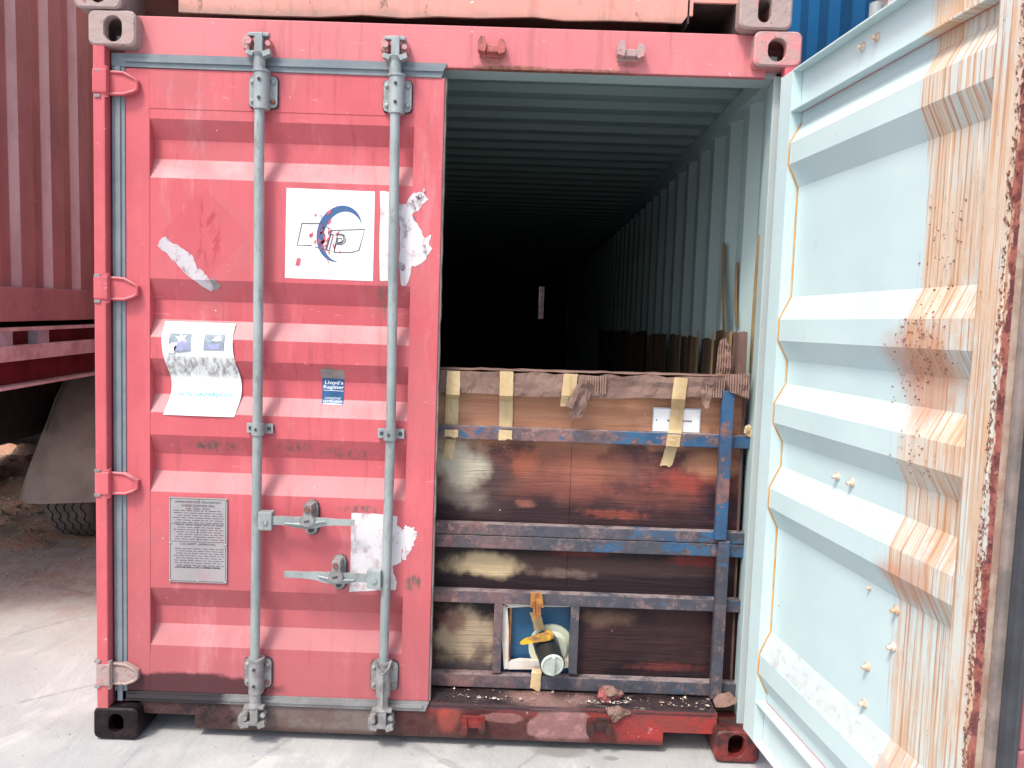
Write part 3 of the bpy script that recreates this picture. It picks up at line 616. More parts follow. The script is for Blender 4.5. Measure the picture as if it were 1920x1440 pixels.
for i in range(n+1):
    z = ZB+(ZT-ZB)*i/n; w = .007+.004*mn.noise(Vector((0, 0, z*14))); vs += [(LW+.0015, .004, z), (LW+w, .006, z), (LW+w, .03, z), (LW+.0015, .04, z)]
b.add(vs, [(i*4+k, i*4+k+1, i*4+k+5, i*4+k+4) for i in range(n) for k in range(3)]); b.build('gasket', RUBBERB, dl, 'frayed brown gasket on the free edge')
# hinges
for i, py in enumerate((158, 540, 902, 1257)):
    x0 = -.045; zc = LP(187, py+ (0 if i < 3 else -1))[1]; x1 = LP(263, py)[0]; b = MB(); h = .041
    b.prism([(x0,zc-h),(x0,zc+h*.95),(x0+.05,zc+h*.9),(x1-.012,zc+h*.45),(x1,zc+h*.3),(x1,zc-h*.55),(x1-.012,zc-h*.72),(x0+.05,zc-h)], -.022, -.002)
    b.tube([(x0,-.022,zc+h*.9),(x0+.05,-.024,zc+h*.84),(x1-.012,-.022,zc+h*.4),(x1-.003,-.018,zc+h*.2),(x1-.003,-.018,zc-h*.45),(x1-.014,-.022,zc-h*.66),(x0+.05,-.024,zc-h*.93),(x0,-.022,zc-h*.93)], .0055, 8)
    b.box(-.093, x0+.002, -.046, -.012, zc-h*.98, zc+h*1.02, 0, .007); b.tube([(x0-.006,-.030,zc-h*1.3),(x0-.006,-.030,zc+h*1.3)], .010, 10)
    if i == 3: 
        o = b.build('hinge', CASTG, dl, 'dust covered bottom hinge')
    else: b.build('hinge', DOORRED if 0 else RED, dl)
# lug stops on the post
for py in (135, 182, 517, 565, 881, 926, 1236, 1283):
    x, z = P(188, py, .02); b = MB(); b.box(x-.012, x+.010, -.001, .03, z-.006, z+.005, 0, .003); b.build('hinge_stop', GALVD, box)
YR = .010-YD
def rod(pts, hw):
    (xt, zt_), (xm, zm), (xb_, zb_) = [(P(a, c, .010)[0]-LX, P(a, c, .010)[1]) for a, c in pts]
    xc = (xt+xm+xb_)/3
    r = MB(); r.tube([(xt, YR, zt_), (xm, YR, zm), (xb_, YR, zb_)], .0172, 20)
    o = r.build('lock_rod', GALV, dl, hw)
    return xt, xb_, zt_, zb_
def cam(x, z, s_, mat, lab):
    b = MB()
    b.tube([(x, YR, z-s_*.085), (x, YR, z-s_*.04)], .0205, 16); b.tube([(x, YR, z-s_*.045), (x, YR, z-s_*.03)], [.0205, .027], 16)
    b.box(x-.012, x+.016, YR-.022, YR+.012, z-.036, z+.036, 0, .004)
    for q_ in (-1, 1):
        b.box(x-.036, x+.036, YR-.018, YR+.006, z+q_*.030-.006, z+q_*.030+.006, 0, .003)
    b.prism([(x-.012,z-.03),(x-.038,z-.022),(x-.042,z-.036),(x-.02,z-.044)], YR-.024, YR+.004)
    b.prism([(x+.012,z-.03),(x+.04,z-.02),(x+.044,z-.036),(x+.02,z-.046)], YR-.024, YR+.004)
    b.tube([(x-.034,YR-.02,z+.008*s_),(x-.034,YR+.01,z+.008*s_)], .012, 10, 1); b.tube([(x+.032,YR-.016,z+.002),(x+.032,YR+.012,z+.002)], .009, 10, 1)
    b.build('locking_cam', [mat, CAST if s_ > 0 else mat], dl, lab)
def bracket(px, py, w, h, mat, cover=True, lab=None):
    x, z = LP(px, py, .03); w /= 2; h /= 2; b = MB(); c = .014
    def rr(w, h, c): return [(x-w+c,z-h),(x+w-c,z-h),(x+w-c*.3,z-h+c*.3),(x+w,z-h+c),(x+w,z+h-c),(x+w-c*.3,z+h-c*.3),(x+w-c,z+h),(x-w+c,z+h),(x-w+c*.3,z+h-c*.3),(x-w,z+h-c),(x-w,z-h+c),(x-w+c*.3,z-h+c*.3)]
    if cover:
        b.prism(rr(w+.003, h+.003, c), -.006, -.0005, mi=1); b.prism(rr(w, h, c), -.013, -.006)
        b.tube([(x,YR+.004,z-h-.012),(x,YR+.004,z+h+.012)], .0265, 20); b.box(x-.026, x+.026, YR+.004, -.010, z-h-.008, z+h+.008)
        b.tube([(x,YR+.004,z+h+.006),(x,YR+.004,z+h+.014)], .030, 20)
        for i in (-1, 1):
            for j in (-1, 1): b.sphere((x+i*(w-.013), -.014, z+j*(h-.02)), .009, (1,.9,1), 0 if not (i > 0 and j < 0 and px < 600) else 2, 10)
        for j in (-1, 1): b.tube([(x,YR-.026,z+j*(h-.022)),(x,YR-.020,z+j*(h-.022))], .006, 8, 1)
    else:
        b.box(x-w, x-.018, -.014, -.008, z-h, z+h, 0, .003); b.box(x+.018, x+w, -.014, -.008, z-h, z+h, 0, .003)
        b.box(x-w, x+w, -.008, -.0005, z-h-.001, z+h-.003, 1, .002)
        b.tube([(x,YR,z-h-.003),(x,YR,z+h+.003)], .0225, 20); b.box(x-.022, x+.022, YR, -.006, z-h, z+h)
        for i in (-1, 1): b.box(x+i*(w-.014)-.006, x+i*(w-.014)+.006, -.017, -.013, z-.006, z+.006, 1)
        b.box(x-.005, x+.003, YR-.0245, YR-.02, z-.005, z+.005, 1)
    b.build('rod_bracket', [mat, RUBBERD, BOLTRED], dl, lab)
rod([(487,120), (483,790), (477,1300)], 'long grey locking rod nearest the hinges'); rod([(742,120), (733,800), (717,1305)], 'long grey locking rod nearest the free edge')
for (px, py, s_, m_, lab) in ((487,84,1,GALV,'upper cam of the rod nearest the hinges'),(742,91,1,GALV,'upper cam of the rod nearest the free edge'),(478,1338,-1,GALVD,'dirty lower cam of the rod nearest the hinges'),(717,1344,-1,GALVD,'dirty lower cam of the rod nearest the free edge')):
    x, z = LP(px, py, .01); cam(x, z, s_, m_, lab)
bracket(493,172,.098,.106,GALV); bracket(745,180,.098,.106,GALV); bracket(483,1262,.098,.106,GALVD); bracket(720,1268,.098,.106,GALVD)
bracket(487,803,.095,.036,GALV,False); bracket(733,813,.095,.036,GALV,False)
# V shaped rib on the last bracket
x, z = LP(718,1258,-.01); b = MB(); b.tube([(x-.028,YR-.022,z+.04),(x-.018,YR-.026,z+.01),(x,YR-.028,z-.01),(x+.02,YR-.026,z+.012),(x+.03,YR-.022,z+.04)], .004, 8); b.tube([(x,YR-.026,z-.01),(x,YR-.026,z-.13)], .006, 8); b.build('bracket_rib', GALVD, dl)
# handles
def handle(hub, tip, cat_, sg, lab):
    b = MB(); (hx, hz), (tx, tz), (cx, cz) = [LP(q_[0], q_[1], .0) for q_ in (hub, tip, cat_)]; Y = -.052
    b.box(hx-.026, hx+.024, Y-.014, YR+.010, hz-.033, hz+.033, 0, .005)
    b.tube([(hx,Y-.02,hz-.002),(hx,Y-.012,hz-.002)], .010, 10)
    ux = (tx-hx); n = 9
    w = [.015,.015,.016,.019,.022,.019,.014,.011,.011,.011]
    top = []; bot = []
    for i in range(n+1):
        t = i/n; x = hx+ux*t; z = hz+(tz-hz)*t + (-.003 if .3 < t < .62 else .002); top.append((x, z+w[i])); bot.append((x, z-w[i]))
    b.prism(bot+top[::-1], Y-.006, Y+.004); 
    b.tube([(hx+ux*.22,Y-.008,hz-.006),(hx+ux*.42,Y-.014,hz-.006),(cx+ux*.2,Y-.012,cz+(.0))], [.004,.007,.003], 8)
    b.build('handle', GALV, dl, lab)
    b = MB()
    def ob(cx, cz, w, h): return [(cx+p[0], cz+p[1]) for p in ringpts(28, w, h, 'ob')]
    b.prism(ob(cx, cz, .024, .064), -.012, -.0008, mi=0); b.prism(ob(cx+.002, cz-.002, .026, .066), -.004, -.0003, mi=1)
    b.prism([(cx-.013,cz+.058),(cx+.015,cz+.058),(cx+.015,cz+.024),(cx+.027,cz+.004),(cx+.024,cz-.012),(cx+.008,cz-.02),(cx-.008,cz-.02),(cx-.024,cz-.012),(cx-.027,cz+.004),(cx-.013,cz+.024)], Y-.020, Y-.010)
    b.box(cx-.012, cx+.014, Y-.012, -.010, cz+.028, cz+.056, 0, .003)
    b.tube([(cx,Y-.026,cz+.042),(cx,Y-.018,cz+.042)], .0105, 12, 2); b.tube([(cx,-.018,cz-.045),(cx,-.01,cz-.045)], .0105, 12, 1)
    b.prism(ob(cx-.003, cz+.0, .010, .0101), Y-.022, Y-.0195, mi=1) if 0 else b.beam((cx-.010,Y-.021,cz-.002),(cx+.008,Y-.021,cz+.003), .004, .004, (0,1,0), 1)
    b.build('handle_retainer', [GALVD, RUBBERD, BOLTRED], dl)
handle((500,975),(665,980),(579,974),1,'upper handle pointing right from its rod'); handle((703,1084),(535,1076),(632,1078),-1,'lower handle pointing left from its rod')
# ------------------------------------------------------------------ draped sheets and print
def drape(poly, y0, name, mats, parent, lab=None, mi=0, jit=0, hole=None):
    bm = bmesh.new(); cv, _, cf, *_r2 = delaunay_2d_cdt([Vector(p) for p in poly], [], [list(range(len(poly)))], 1, 1e-5)
    vs = [bm.verts.new((v.x, 0, v.y)) for v in cv]
    for f in cf: bm.faces.new([vs[i] for i in f])
    for z, _ in prof:
        bmesh.ops.bisect_plane(bm, geom=bm.verts[:]+bm.edges[:]+bm.faces[:], plane_co=(0,0,z), plane_no=(0,0,1))
    for x_ in (S0-.002, S0, S1, S1+.002): bmesh.ops.bisect_plane(bm, geom=bm.verts[:]+bm.edges[:]+bm.faces[:], plane_co=(x_,0,0), plane_no=(1,0,0))
    for v in bm.verts: v.co.y = (yprof(v.co.z) if S0-.0001 < v.co.x < S1+.0001 else 0) - y0
    b = MB(); b.bm(bm); return b.build(name, mats, parent, lab, fixn=False)
def pxp(pts, y=YD): return [LP(a, c, y) for a, c in pts]
def rag(pts, amp, sub=4, seed=0):
    rnd = random.Random(seed); o = []
    for i in range(len(pts)):
        a = Vector(pts[i]); c = Vector(pts[(i+1) % len(pts)]); n = Vector((-(c-a).y, (c-a).x)); 
        if n.length > 0: n.normalize()
        for k in range(sub):
            t = k/sub; q_ = a.lerp(c, t) + n*rnd.uniform(-amp, amp)*(1 if k else .3); o.append((q_.x, q_.y))
    return o
def text(body, x, z, size, mat, parent, y, fit=None, sy=1.0, drapeit=False, name='lettering', lab=None, shear=0, bold=0):
    cu = bpy.data.curves.new('t', 'FONT'); cu.body = body; cu.size = size; cu.align_x = 'CENTER'; cu.align_y = 'CENTER'; cu.fill_mode = 'FRONT'; cu.shear = shear; cu.offset = bold
    cu.resolution_u = 3
    o = bpy.data.objects.new('t', cu); me = bpy.data.meshes.new_from_object(o); bpy.data.objects.remove(o); bpy.data.curves.remove(cu)
    xs = [v.co.x for v in me.vertices]; k = (fit/(max(xs)-min(xs))) if fit else 1
    for v in me.vertices:
        X_, Z_ = x+v.co.x*k, z+v.co.y*sy*(k if fit and sy == 1.0 else 1)
        v.co = (X_, (yprof(Z_) if drapeit else 0)-y, Z_)
    me.name = name; me.materials.append(mat); ob = bpy.data.objects.new(name, me); COL.objects.link(ob); ob.parent = parent
    if lab: ob['label'] = lab
    ob['kind'] = 'stuff'
    return ob
# 1 logo square
sq = pxp([(537,352),(703,359),(699,527),(534,521)]); STK = drape(sq, .0008, 'logo_sticker', VINYL, dl, 'square white sticker with a blue crescent and outlined letters')
def strip(pts, w, y, name, mat, parent, closed=False, dr=None):
    b = MB(); n = len(pts); vs = []
    for i in range(n):
        p = Vector(pts[i]); a = Vector(pts[i-1] if (i or closed) else pts[i]); c = Vector(pts[(i+1) % n] if (i < n-1 or closed) else pts[i]); d = (c-a)
        d = d.normalized() if d.length else Vector((1, 0)); nn = Vector((-d.y, d.x)); ww = w[i] if isinstance(w, list) else w
        for s_ in (-1, 1): q_ = p+nn*s_*ww/2; vs.append((q_.x, yprof(q_.y)-y if dr is None else dr, q_.y))
    m_ = n if closed else n-1; b.add(vs, [(2*i, 2*i+1, (2*i+3) % (2*n), (2*i+2) % (2*n)) for i in range(m_)]); return b
def E_(k, px, py, y=YD): return LP(px, py, y)
arc = []; ww = []
for i in range(33):
    a = math.radians(26+ (240)*i/32); px = 640 + math.cos(a)*40; py = 441-math.sin(a)*50
    arc.append(LP(px + (440-py)*.10, py)); ww.append(.001+.026*math.sin(math.pi*i/32)**.9)
strip(arc, ww, .0016, 'l', None, None).build('logo_crescent', BLUEINK, dl)
lines = MB()
for pl in (((566,419),(557,460),(584,460)),((566,419),(606,419)),((606,420),(622,432),(610,468),(590,463)),((622,432),(684,430),(673,469),(660,473),(626,473)),((626,473),(633,438),(643,439),(645,451),(640,456),(631,456)),((612,469),(620,440)),((617,470),(625,439)),((620,440),(625,439)),((612,469),(617,470)),((633,447),(640,447),(642,451),(639,454),(632,454),(633,447)),((626,471),(630,458),(641,459),(648,453),(646,442),(634,440),(631,441))):
    t = strip(pxp(pl), .0036, .0017, '', None, None); lines.add(t.v, t.f)
lines.build('logo_outline', GREYINK, dl)

sc = MB()
for i in range(42):
    px, py = random.gauss(610,14), random.gauss(450,24); x, z = LP(px, py); a = random.uniform(.6,2.4); L = random.uniform(.004,.02); w_ = random.uniform(.001,.004)
    sc.add([(x-L*math.cos(a), yprof(z)-.0026, z-L*math.sin(a)),(x+w_, yprof(z)-.0026, z-w_),(x+L*math.cos(a), yprof(z)-.0026, z+L*math.sin(a)),(x-w_, yprof(z)-.0026, z+w_)], [(0,1,2,3)])
x, z = LP(559,491); sc.add([(x-.010,yprof(z)-.0026,z-.012),(x+.004,yprof(z)-.0026,z-.014),(x+.010,yprof(z)-.0026,z+.012),(x-.004,yprof(z)-.0026,z+.014)], [(0,1,2,3)])
sc.build('red_scrape', REDSCR, dl, 'red scrapes across the logo', kind='stuff')
# 2 torn stickers
drape(rag(pxp([(712,358),(735,360),(733,470),(730,528),(712,526)]), .002, 4, 1), .0007, 'torn_sticker', TORN, dl, 'pale sticker strip left of the rod nearest the free edge')
drape(rag(pxp([(748,385),(762,380),(775,362),(792,360),(804,374),(790,384),(785,395),(773,402),(776,412),(790,432),(796,446),(808,440),(804,460),(810,466),(800,480),(795,490),(778,500),(772,498),(768,520),(760,536),(752,534),(748,500),(750,450)]), .003, 3, 2), .0012, 'torn_sticker', TORN, dl, 'crumpled torn white sticker right of the rod')
b = MB(); rnd = random.Random(5)
for i in range(26):                                # lifted crinkles of the torn sticker
    px, py = rnd.choice([(752,395),(760,420),(756,440),(752,500),(790,372),(775,392),(800,455)]); px += rnd.uniform(-6,6); py += rnd.uniform(-16,16); x, z = LP(px, py); y = (yprof(z) if x < S1 else 0)-.002
    a = rnd.uniform(0,6.3); L = rnd.uniform(.006,.016); d = Vector((math.cos(a), 0, math.sin(a)))*L; s_ = Vector((-math.sin(a), 0, math.cos(a)))*L*.5; c = Vector((x, y, z))
    b.add([c-d, c+s_+Vector((0,-rnd.uniform(.003,.012),0)), c+d, c-s_], [(0,1,2),(0,2,3)])
b.build('sticker_flakes', TORND, dl, kind='stuff')
drape(rag(pxp([(303,446),(312,443),(318,452),(345,468),(360,478),(368,500),(382,510),(392,524),(408,534),(404,540),(392,546),(378,538),(350,515),(330,492),(306,470),(295,460)]), .0035, 4, 3), .0012, 'torn_sticker', TORND, dl, 'grimy peeled sticker remnant below the faded diamond')
drape(rag(pxp([(392,524),(400,522),(412,534),(400,546)]), .002, 3, 4), .0016, 'torn_sticker', GALVD, dl, 'dark grey scrap at the end of the peeled remnant')
drape(rag(pxp([(659,962),(700,963),(745,968),(744,985),(752,990),(756,1006),(752,1054),(736,1062),(737,1074),(744,1090),(742,1106),(655,1110)]), .0012, 5, 6), .0008, 'torn_sticker', TORN, dl, 'scraped silver sticker behind the lower handle')
drape(rag(pxp([(752,998),(760,984),(775,988),(782,1000),(780,1012),(770,1032),(762,1050),(755,1050)]), .006, 6, 7), .0014, 'torn_sticker', TORN, dl, 'frayed white scrap on the free edge stile')
# 3 hanging notice following the grooves
b = MB(); nz_, nxs = 44, 10; vs = []
for j in range(nz_+1):
    t = j/nz_
    for i in range(nxs+1):
        s_ = i/nxs; py = 602+ (776-602)*t + s_*5; wob = -4*math.sin(t*6.0+.6)+3*(t > .45)*math.sin((t-.45)*5)
        px = 313+ (445-313)*s_ + wob*(1) - (4*abs(t-.5)); x, z = LP(px, py, .065); zz = z
        yy = sum(yprof(zz+k*.012) for k in (-2,-1,0,1,2))/5 - .005 - .004*math.sin(s_*math.pi)*abs(math.sin(t*7)); vs.append((x, yy, z))
b.add(vs, [(j*(nxs+1)+i, j*(nxs+1)+i+1, (j+1)*(nxs+1)+i+1, (j+1)*(nxs+1)+i) for j in range(nz_) for i in range(nxs)], 0, True)
NT = b.build('notice_sheet', NOTICE, dl, 'water stained white paper notice sagging over the door grooves', fixn=False)
def npatch(pts, mat, nm, off=.0098):
    bm = bmesh.new(); f = bm.faces.new([bm.verts.new((*(lambda q_: (q_[0], 0, q_[1]))(LP(a, c, .065)),)) for a, c in pts]); bmesh.ops.triangulate(bm, faces=[f]); 
    bmesh.ops.subdivide_edges(bm, edges=bm.edges[:], cuts=3, use_grid_fill=True)
    for v in bm.verts: v.co.y = sum(yprof(v.co.z+k*.012) for k in (-2,-1,0,1,2))/5-off
    bb = MB(); bb.bm(bm); return bb.build(nm, mat, dl, fixn=False)
npatch([(323,624),(364,626),(364,658),(340,660),(322,655)], PICT, 'pictogram'); npatch([(388,626),(425,627),(424,656),(387,656)], PICT, 'pictogram')
npatch([(334,640),(358,636),(360,655),(334,658)], PICTB, 'pictogram', .0105); npatch([(392,646),(416,644),(418,655),(390,655)], PICTB, 'pictogram', .0105)
npatch([(340,636),(333,629),(341,631),(345,624),(348,630),(356,628),(351,634),(356,640),(347,637),(342,642)], VINYL, 'pictogram', .011); npatch([(402,638),(410,632),(416,628),(420,632),(414,635),(421,638),(412,640)], VINYL, 'pictogram', .011)
npatch([(318,650),(328,642),(340,642),(333,650),(332,662),(318,660)], VINYL, 'pictogram', .0112)
def ntext(s_, px, py, size, mat, fit=None, sy=1.0):
    x, z = LP(px, py, .065); o = text(s_, x, z, size, mat, dl, 0, fit, sy)
    for v in o.data.vertices: v.co.y = sum(yprof(v.co.z+k*.012) for k in (-2,-1,0,1,2))/5-.0112
    return o
ntext('NON HAZARDOUS', 384, 740, .024, TEAL, .20, .8); ntext('BULK LIQUID', 384, 749, .017, FADED, .15, .8); ntext('. . . . . .  . . . .  . .', 380, 766, .014, FADED, .19, .8)
# 4 classification sticker
b4 = drape(pxp([(600,709),(642,712),(640,761),(599,758)]), .0012, 'register_sticker', STKBLUE, dl, 'small blue and white classification sticker')
dirt4 = drape(rag(pxp([(598,692),(645,694),(645,713),(598,710)]), .003, 3, 9), .0009, 'dust_patch', simple('grey_grime', (.3,.26,.25), .8), dl, 'grey grime patch above the small blue sticker')
text("Lloyd's", *LP(622,719), .03, WHITEINK, dl, .0022, .066, .6, True, bold=.0004); text("Register", *LP(621,727.5), .03, WHITEINK, dl, .0022, .074, .6, True, bold=.0004)
strip(pxp([(602,733),(640,735)]), .002, .0022, '', None, None).build('sticker_line', WHITEINK, dl); text("container", *LP(620,748), .012, WHITEINK, dl, .0022, .06, 1, True); text("certification", *LP(620,754), .012, WHITEINK, dl, .0022, .068, 1, True); strip(pxp([(602,758),(638,760)]), .003, .0022, '', None, None).build('sticker_line', WHITEINK, dl)
# 5 approval plate
pl = pxp([(318,931),(430,936),(426,1094),(318,1091)]); x0 = pl[0][0]; x1 = pl[2][0]; z1 = pl[0][1]; z0_ = pl[2][1]
b = MB(); b.box(x0, x1, -.004, -.0012, z0_, z1, 0, .001); PLT = b.build('approval_plate', PLATE, dl, 'grey riveted approval plate with engraved text')
b = MB()
for fx in (.02,.5,.98):
    for fz in (.015,.46,.985): b.sphere((x0+(x1-x0)*fx, -.0045, z0_+(z1-z0_)*fz), .0045, (1,.6,1), 0, 8)
b.build('rivet', GALV, dl, kind='stuff')
b = MB()
for q_ in ((x0+.004,z1-.004,x1-.004,z1-.006),(x0+.004,z0_+.004,x1-.004,z0_+.006),(x0+.004,z0_+.004,x0+.006,z1-.004),(x1-.006,z0_+.004,x1-.004,z1-.004),(x0+.01,z1-.097,x1-.01,z1-.0985),(x0+.01,z1-.162,x1-.01,z1-.164),(x0+.104,z1-.1,x0+.1055,z1-.16)):
    b.box(q_[0], q_[2], -.0044, -.004, min(q_[1],q_[3]), max(q_[1],q_[3]))
W_ = x1-x0; xm_ = (x0+x1)/2
rnd = random.Random(3)
for r_ in range(26):
    z_ = z1-.05-r_*.0088
    if z_ < z0_+.02: break
    if abs(z_-(z1-.172)) < .012 or abs(z_-(z0_+.036)) < .010: continue
    x_ = x0+.012+rnd.uniform(0,.02)
    while x_ < x1-.02:
        L_ = rnd.uniform(.008,.03); b.box(x_, min(x_+L_, x1-.012), -.0043, -.0041, z_, z_+.0028); x_ += L_+.005
b.build('engraved_lines', GREYINK, dl, kind='stuff')
for s_, dz, sz, ft in (('APPROVED FOR TRANSPORT', .017, .013, W_*.8), ('UNDER CUSTOMS SEAL', .030, .013, W_*.58), ('GB  NO  5001', .041, .01, W_*.42), ('CSC SAFETY APPROVAL', .172, .012, W_*.62), ('CSC BULK - LIFT OPERATION', .258, .012, W_*.76)):
    text(s_, xm_, z1-dz, sz, INK, dl, .0047, ft, .85)
# ------------------------------------------------------------------ right leaf, swung open past square
TH_ = math.radians(96.8)
dr = empty('door', (2.393, -.070, 0), TH_, parent=box); dr['label'] = 'open right door showing its pale mint inner face with rust streaks'
leaf(dr, -1, RED, MINTD)
DM = Matrix.Translation((2.393, -.070, 0)) @ Matrix.Rotation(TH_, 4, 'Z'); DI = DM.inverted()
def DL(px, py, yl=TH):
    o = DI @ CP; d = (DI.to_3x3() @ ray(px, py)); t = (yl-o.y)/d.y; q = o+t*d; return q.x, q.z
def inner(z): return yprof(z)+.003 if ZRB <= z <= ZRT else .011
b = MB()
pts = [(-S0-.0035, y+.0055, z) for z, y in prof]; b.tube([p for p in pts[1:-1]], .0026, 6)
b.build('sealant_bead', BEAD, dr, 'thin tan bead along the panel edge')
for px, py in ((1618,88),(1645,70),(1567,893),(1594,905),(1677,1144),(1670,1213),(1623,1250),(1617,1319),(1627,1102)):
    x, z = DL(px, py, .012); b = MB(); y = inner(z); s_ = .6 if px == 1627 else 1
    b.sphere((x, y+.001, z), .013*s_, (1,.45,1), 0, 12); b.tube([(x,y+.004,z),(x-.001,y+.018*s_,z-.003)], [.0075*s_,.0055*s_], 8)
    b.build('bolt_end', WHITEB, dr)
b = MB(); b.box(-LW-.020, -LW-.001, -.004, .030, ZB-.02, ZT+.02, 0, .005); b.build('gasket', RUBBERB, dr, 'brown worn gasket strip on the free edge')
b = MB(); b.box(-LW-.045, -LW-.0205, -.008, .016, ZB-.03, ZT+.02, 0, .005); b.tube([(-LW-.043,-.006,ZB-.03),(-LW-.043,-.006,ZT+.02)], .006, 8); b.build('gasket', RUBBERD, dr, 'dark outer gasket lip')
b = MB(); b.box(-LW, 0, -.004, .01, ZT+.001, ZT+.022); b.build('gasket', RUBBER, dr); b = MB(); b.box(-LW, 0, -.004, .01, ZB-.03, ZB-.001); b.build('gasket', RUBBER, dr)
b = MB()                                          # hanging fibres of the worn gasket and flaked paint
rnd = random.Random(11)
for i in range(900):
    z = rnd.uniform(ZB, ZT); x = -rnd.uniform(1.078, LW+.004) if i % 2 else -rnd.gauss(1.086, .004); y = TH+.0006; r_ = rnd.uniform(.0015, .004); a = rnd.uniform(0, 6.3)
    p = [Vector((x+r_*math.cos(a+k*2.1), y+(rnd.uniform(0,.006) if k == 1 else 0), z+r_*1.7*math.sin(a+k*2.1))) for k in range(3)]; b.add(p, [(0,1,2)])
b.build('rust_flakes', BOLTRED, dr, 'flaking rust along the free edge', kind='stuff')
b = MB()
for k in range(240):
    px, py = rnd.choice([(1720,640),(1700,690),(1740,520),(1760,410),(1712,850),(1760,650),(1730,600),(1690,720)]); x, z = DL(px+rnd.uniform(-34,34), py+rnd.uniform(-45,45), .03)
    y = inner(z)+.0005; r_ = rnd.uniform(.001,.0032); a = rnd.uniform(0,6.3)
    b.add([Vector((x+r_*math.cos(a+j*2.1), y+(rnd.uniform(.002,.007) if j == 1 else 0), z+r_*1.5*math.sin(a+j*2.1))) for j in range(3)], [(0,1,2)])
b.build('rust_flakes', BOLTRED, dr, 'paint blisters and rust scabs on the ridges', kind='stuff')
for zc in (PZ(187,158,0), PZ(187,540,0), PZ(187,902,0), PZ(187,1257,0)):
    b = MB(); b.prism([(.035,zc-.04),(.035,zc+.04),(-.04,zc+.036),(-.075,zc+.012),(-.075,zc-.02),(-.04,zc-.036)], -.02, -.001); b.tube([(.03,-.02,zc-.05),(.03,-.02,zc+.05)], .011, 10); b.build('hinge', RED, dr)
for xx in (-.40, -.93):
    b = MB(); b.tube([(xx, -.04, .08), (xx, -.04, 2.5)], .017, 14); b.build('lock_rod', GALV, dr)
    for zz in (2.33, 1.2, .26): b = MB(); b.box(xx-.05, xx+.05, -.05, 0, zz-.03, zz+.03, 0, .006); b.build('rod_bracket', GALV, dr)
# rust coloured grime seam where rails meet the stile
# ------------------------------------------------------------------ liner bag, valve
BY = .14
bag = empty('flexible_tank', (1.2, .3, .15), 0, 'blue liner bag lying behind the bulkhead with its valve poking through', 'flexible tank')
def rel(b, o): b.tf(Matrix.Translation(-Vector(o.location))); return b
b = MB(); bm = bmesh.new(); bmesh.ops.create_grid(bm, x_segments=40, y_segments=60, size=1)
for v in bm.verts:
    x, y = v.co.x, v.co.y; e = (1-abs(x)**6)*(1-abs(y)**10); v.co = Vector((1.2+x*1.1, 3.3+y*2.98, .152+.55*max(0, e)**.5 + .03*mn.noise(Vector((x*4, y*9, 0)))))
b.bm(bm, 0, True); rel(b, bag).build('bag', BAGD, bag, fixn=False)
b = MB(); x0, zt_ = P(948,1130,.2); x1, zb_ = P(1078,1262,.2); b.box(x0-.01, x1+.02, .200, .215, zb_-.02, zt_+.02, 0, .004); rel(b, bag).build('front_sheet', BAG, bag, 'smooth blue sheet seen through the valve window')
fc = P(1034,1216,.17); b = MB(); b.tube([(fc[0],.196,fc[1]),(fc[0],.178,fc[1])], .088, 36); b.tube([(fc[0],.178,fc[1]),(fc[0],.166,fc[1]-.002)], [.072,.058], 36); rel(b, bag).build('flange', FLANGE, bag, 'pale round flange')
p0 = Vector((P(1022,1203,.17)[0], .172, P(1022,1203,.17)[1])); pc = P(1036,1247,.02); p1 = Vector((pc[0], .022, pc[1]))
b = MB(); D = (p1-p0)
b.tube([p0, p0+D*.15, p0+D*.4, p0+D*.55, p0+D*.62, p0+D*.9, p1], [.048,.048,.047,.046,.044,.0465,.0465], 28); rel(b, bag).build('valve_body', VALVE, bag)
b = MB(); dn = D.normalized(); b.tube([p1-dn*.004, p1+dn*.004, p1+dn*.005], [.043,.043,.040], 28); 
up = Vector((0,0,1)); sd_ = dn.cross(up).normalized(); uu = sd_.cross(dn); b.beam(p1+dn*.009-uu*.036, p1+dn*.009+uu*.036, .012, .012, sd_); 
b.tube([p1+dn*.004+ (sd_*math.cos(a)+uu*math.sin(a))*.038 for a in [i*math.pi/14 for i in range(29)]], .004, 6, cap=False)
rel(b, bag).build('valve_cap', CAPM, bag, 'white ribbed screw cap')
b = MB(); a_ = P(975,1206,.085); c_ = P(1034,1191,.095); m_ = P(1012,1191,.085); n = 12; top = []; bot = []
for i in range(n+1):
    t = i/n; x = a_[0]+(c_[0]-a_[0])*t; z = a_[1]+(c_[1]-a_[1])*t+.004*math.sin(t*3); w_ = (.008+.009*t)*(1-(2*t-1)**8*.85); top.append((x, z+w_)); bot.append((x, z-w_))
b.prism(bot+top[::-1], .080, .094); b.tube([(m_[0],.078,m_[1]),(m_[0],.082,m_[1])], .009, 12); b.tube([(c_[0]-.01,.09,c_[1]),(c_[0]-.01,.125,c_[1]-.01)], .018, 14); rel(b, bag).build('valve_handle', YEL, bag, 'yellow lever handle')
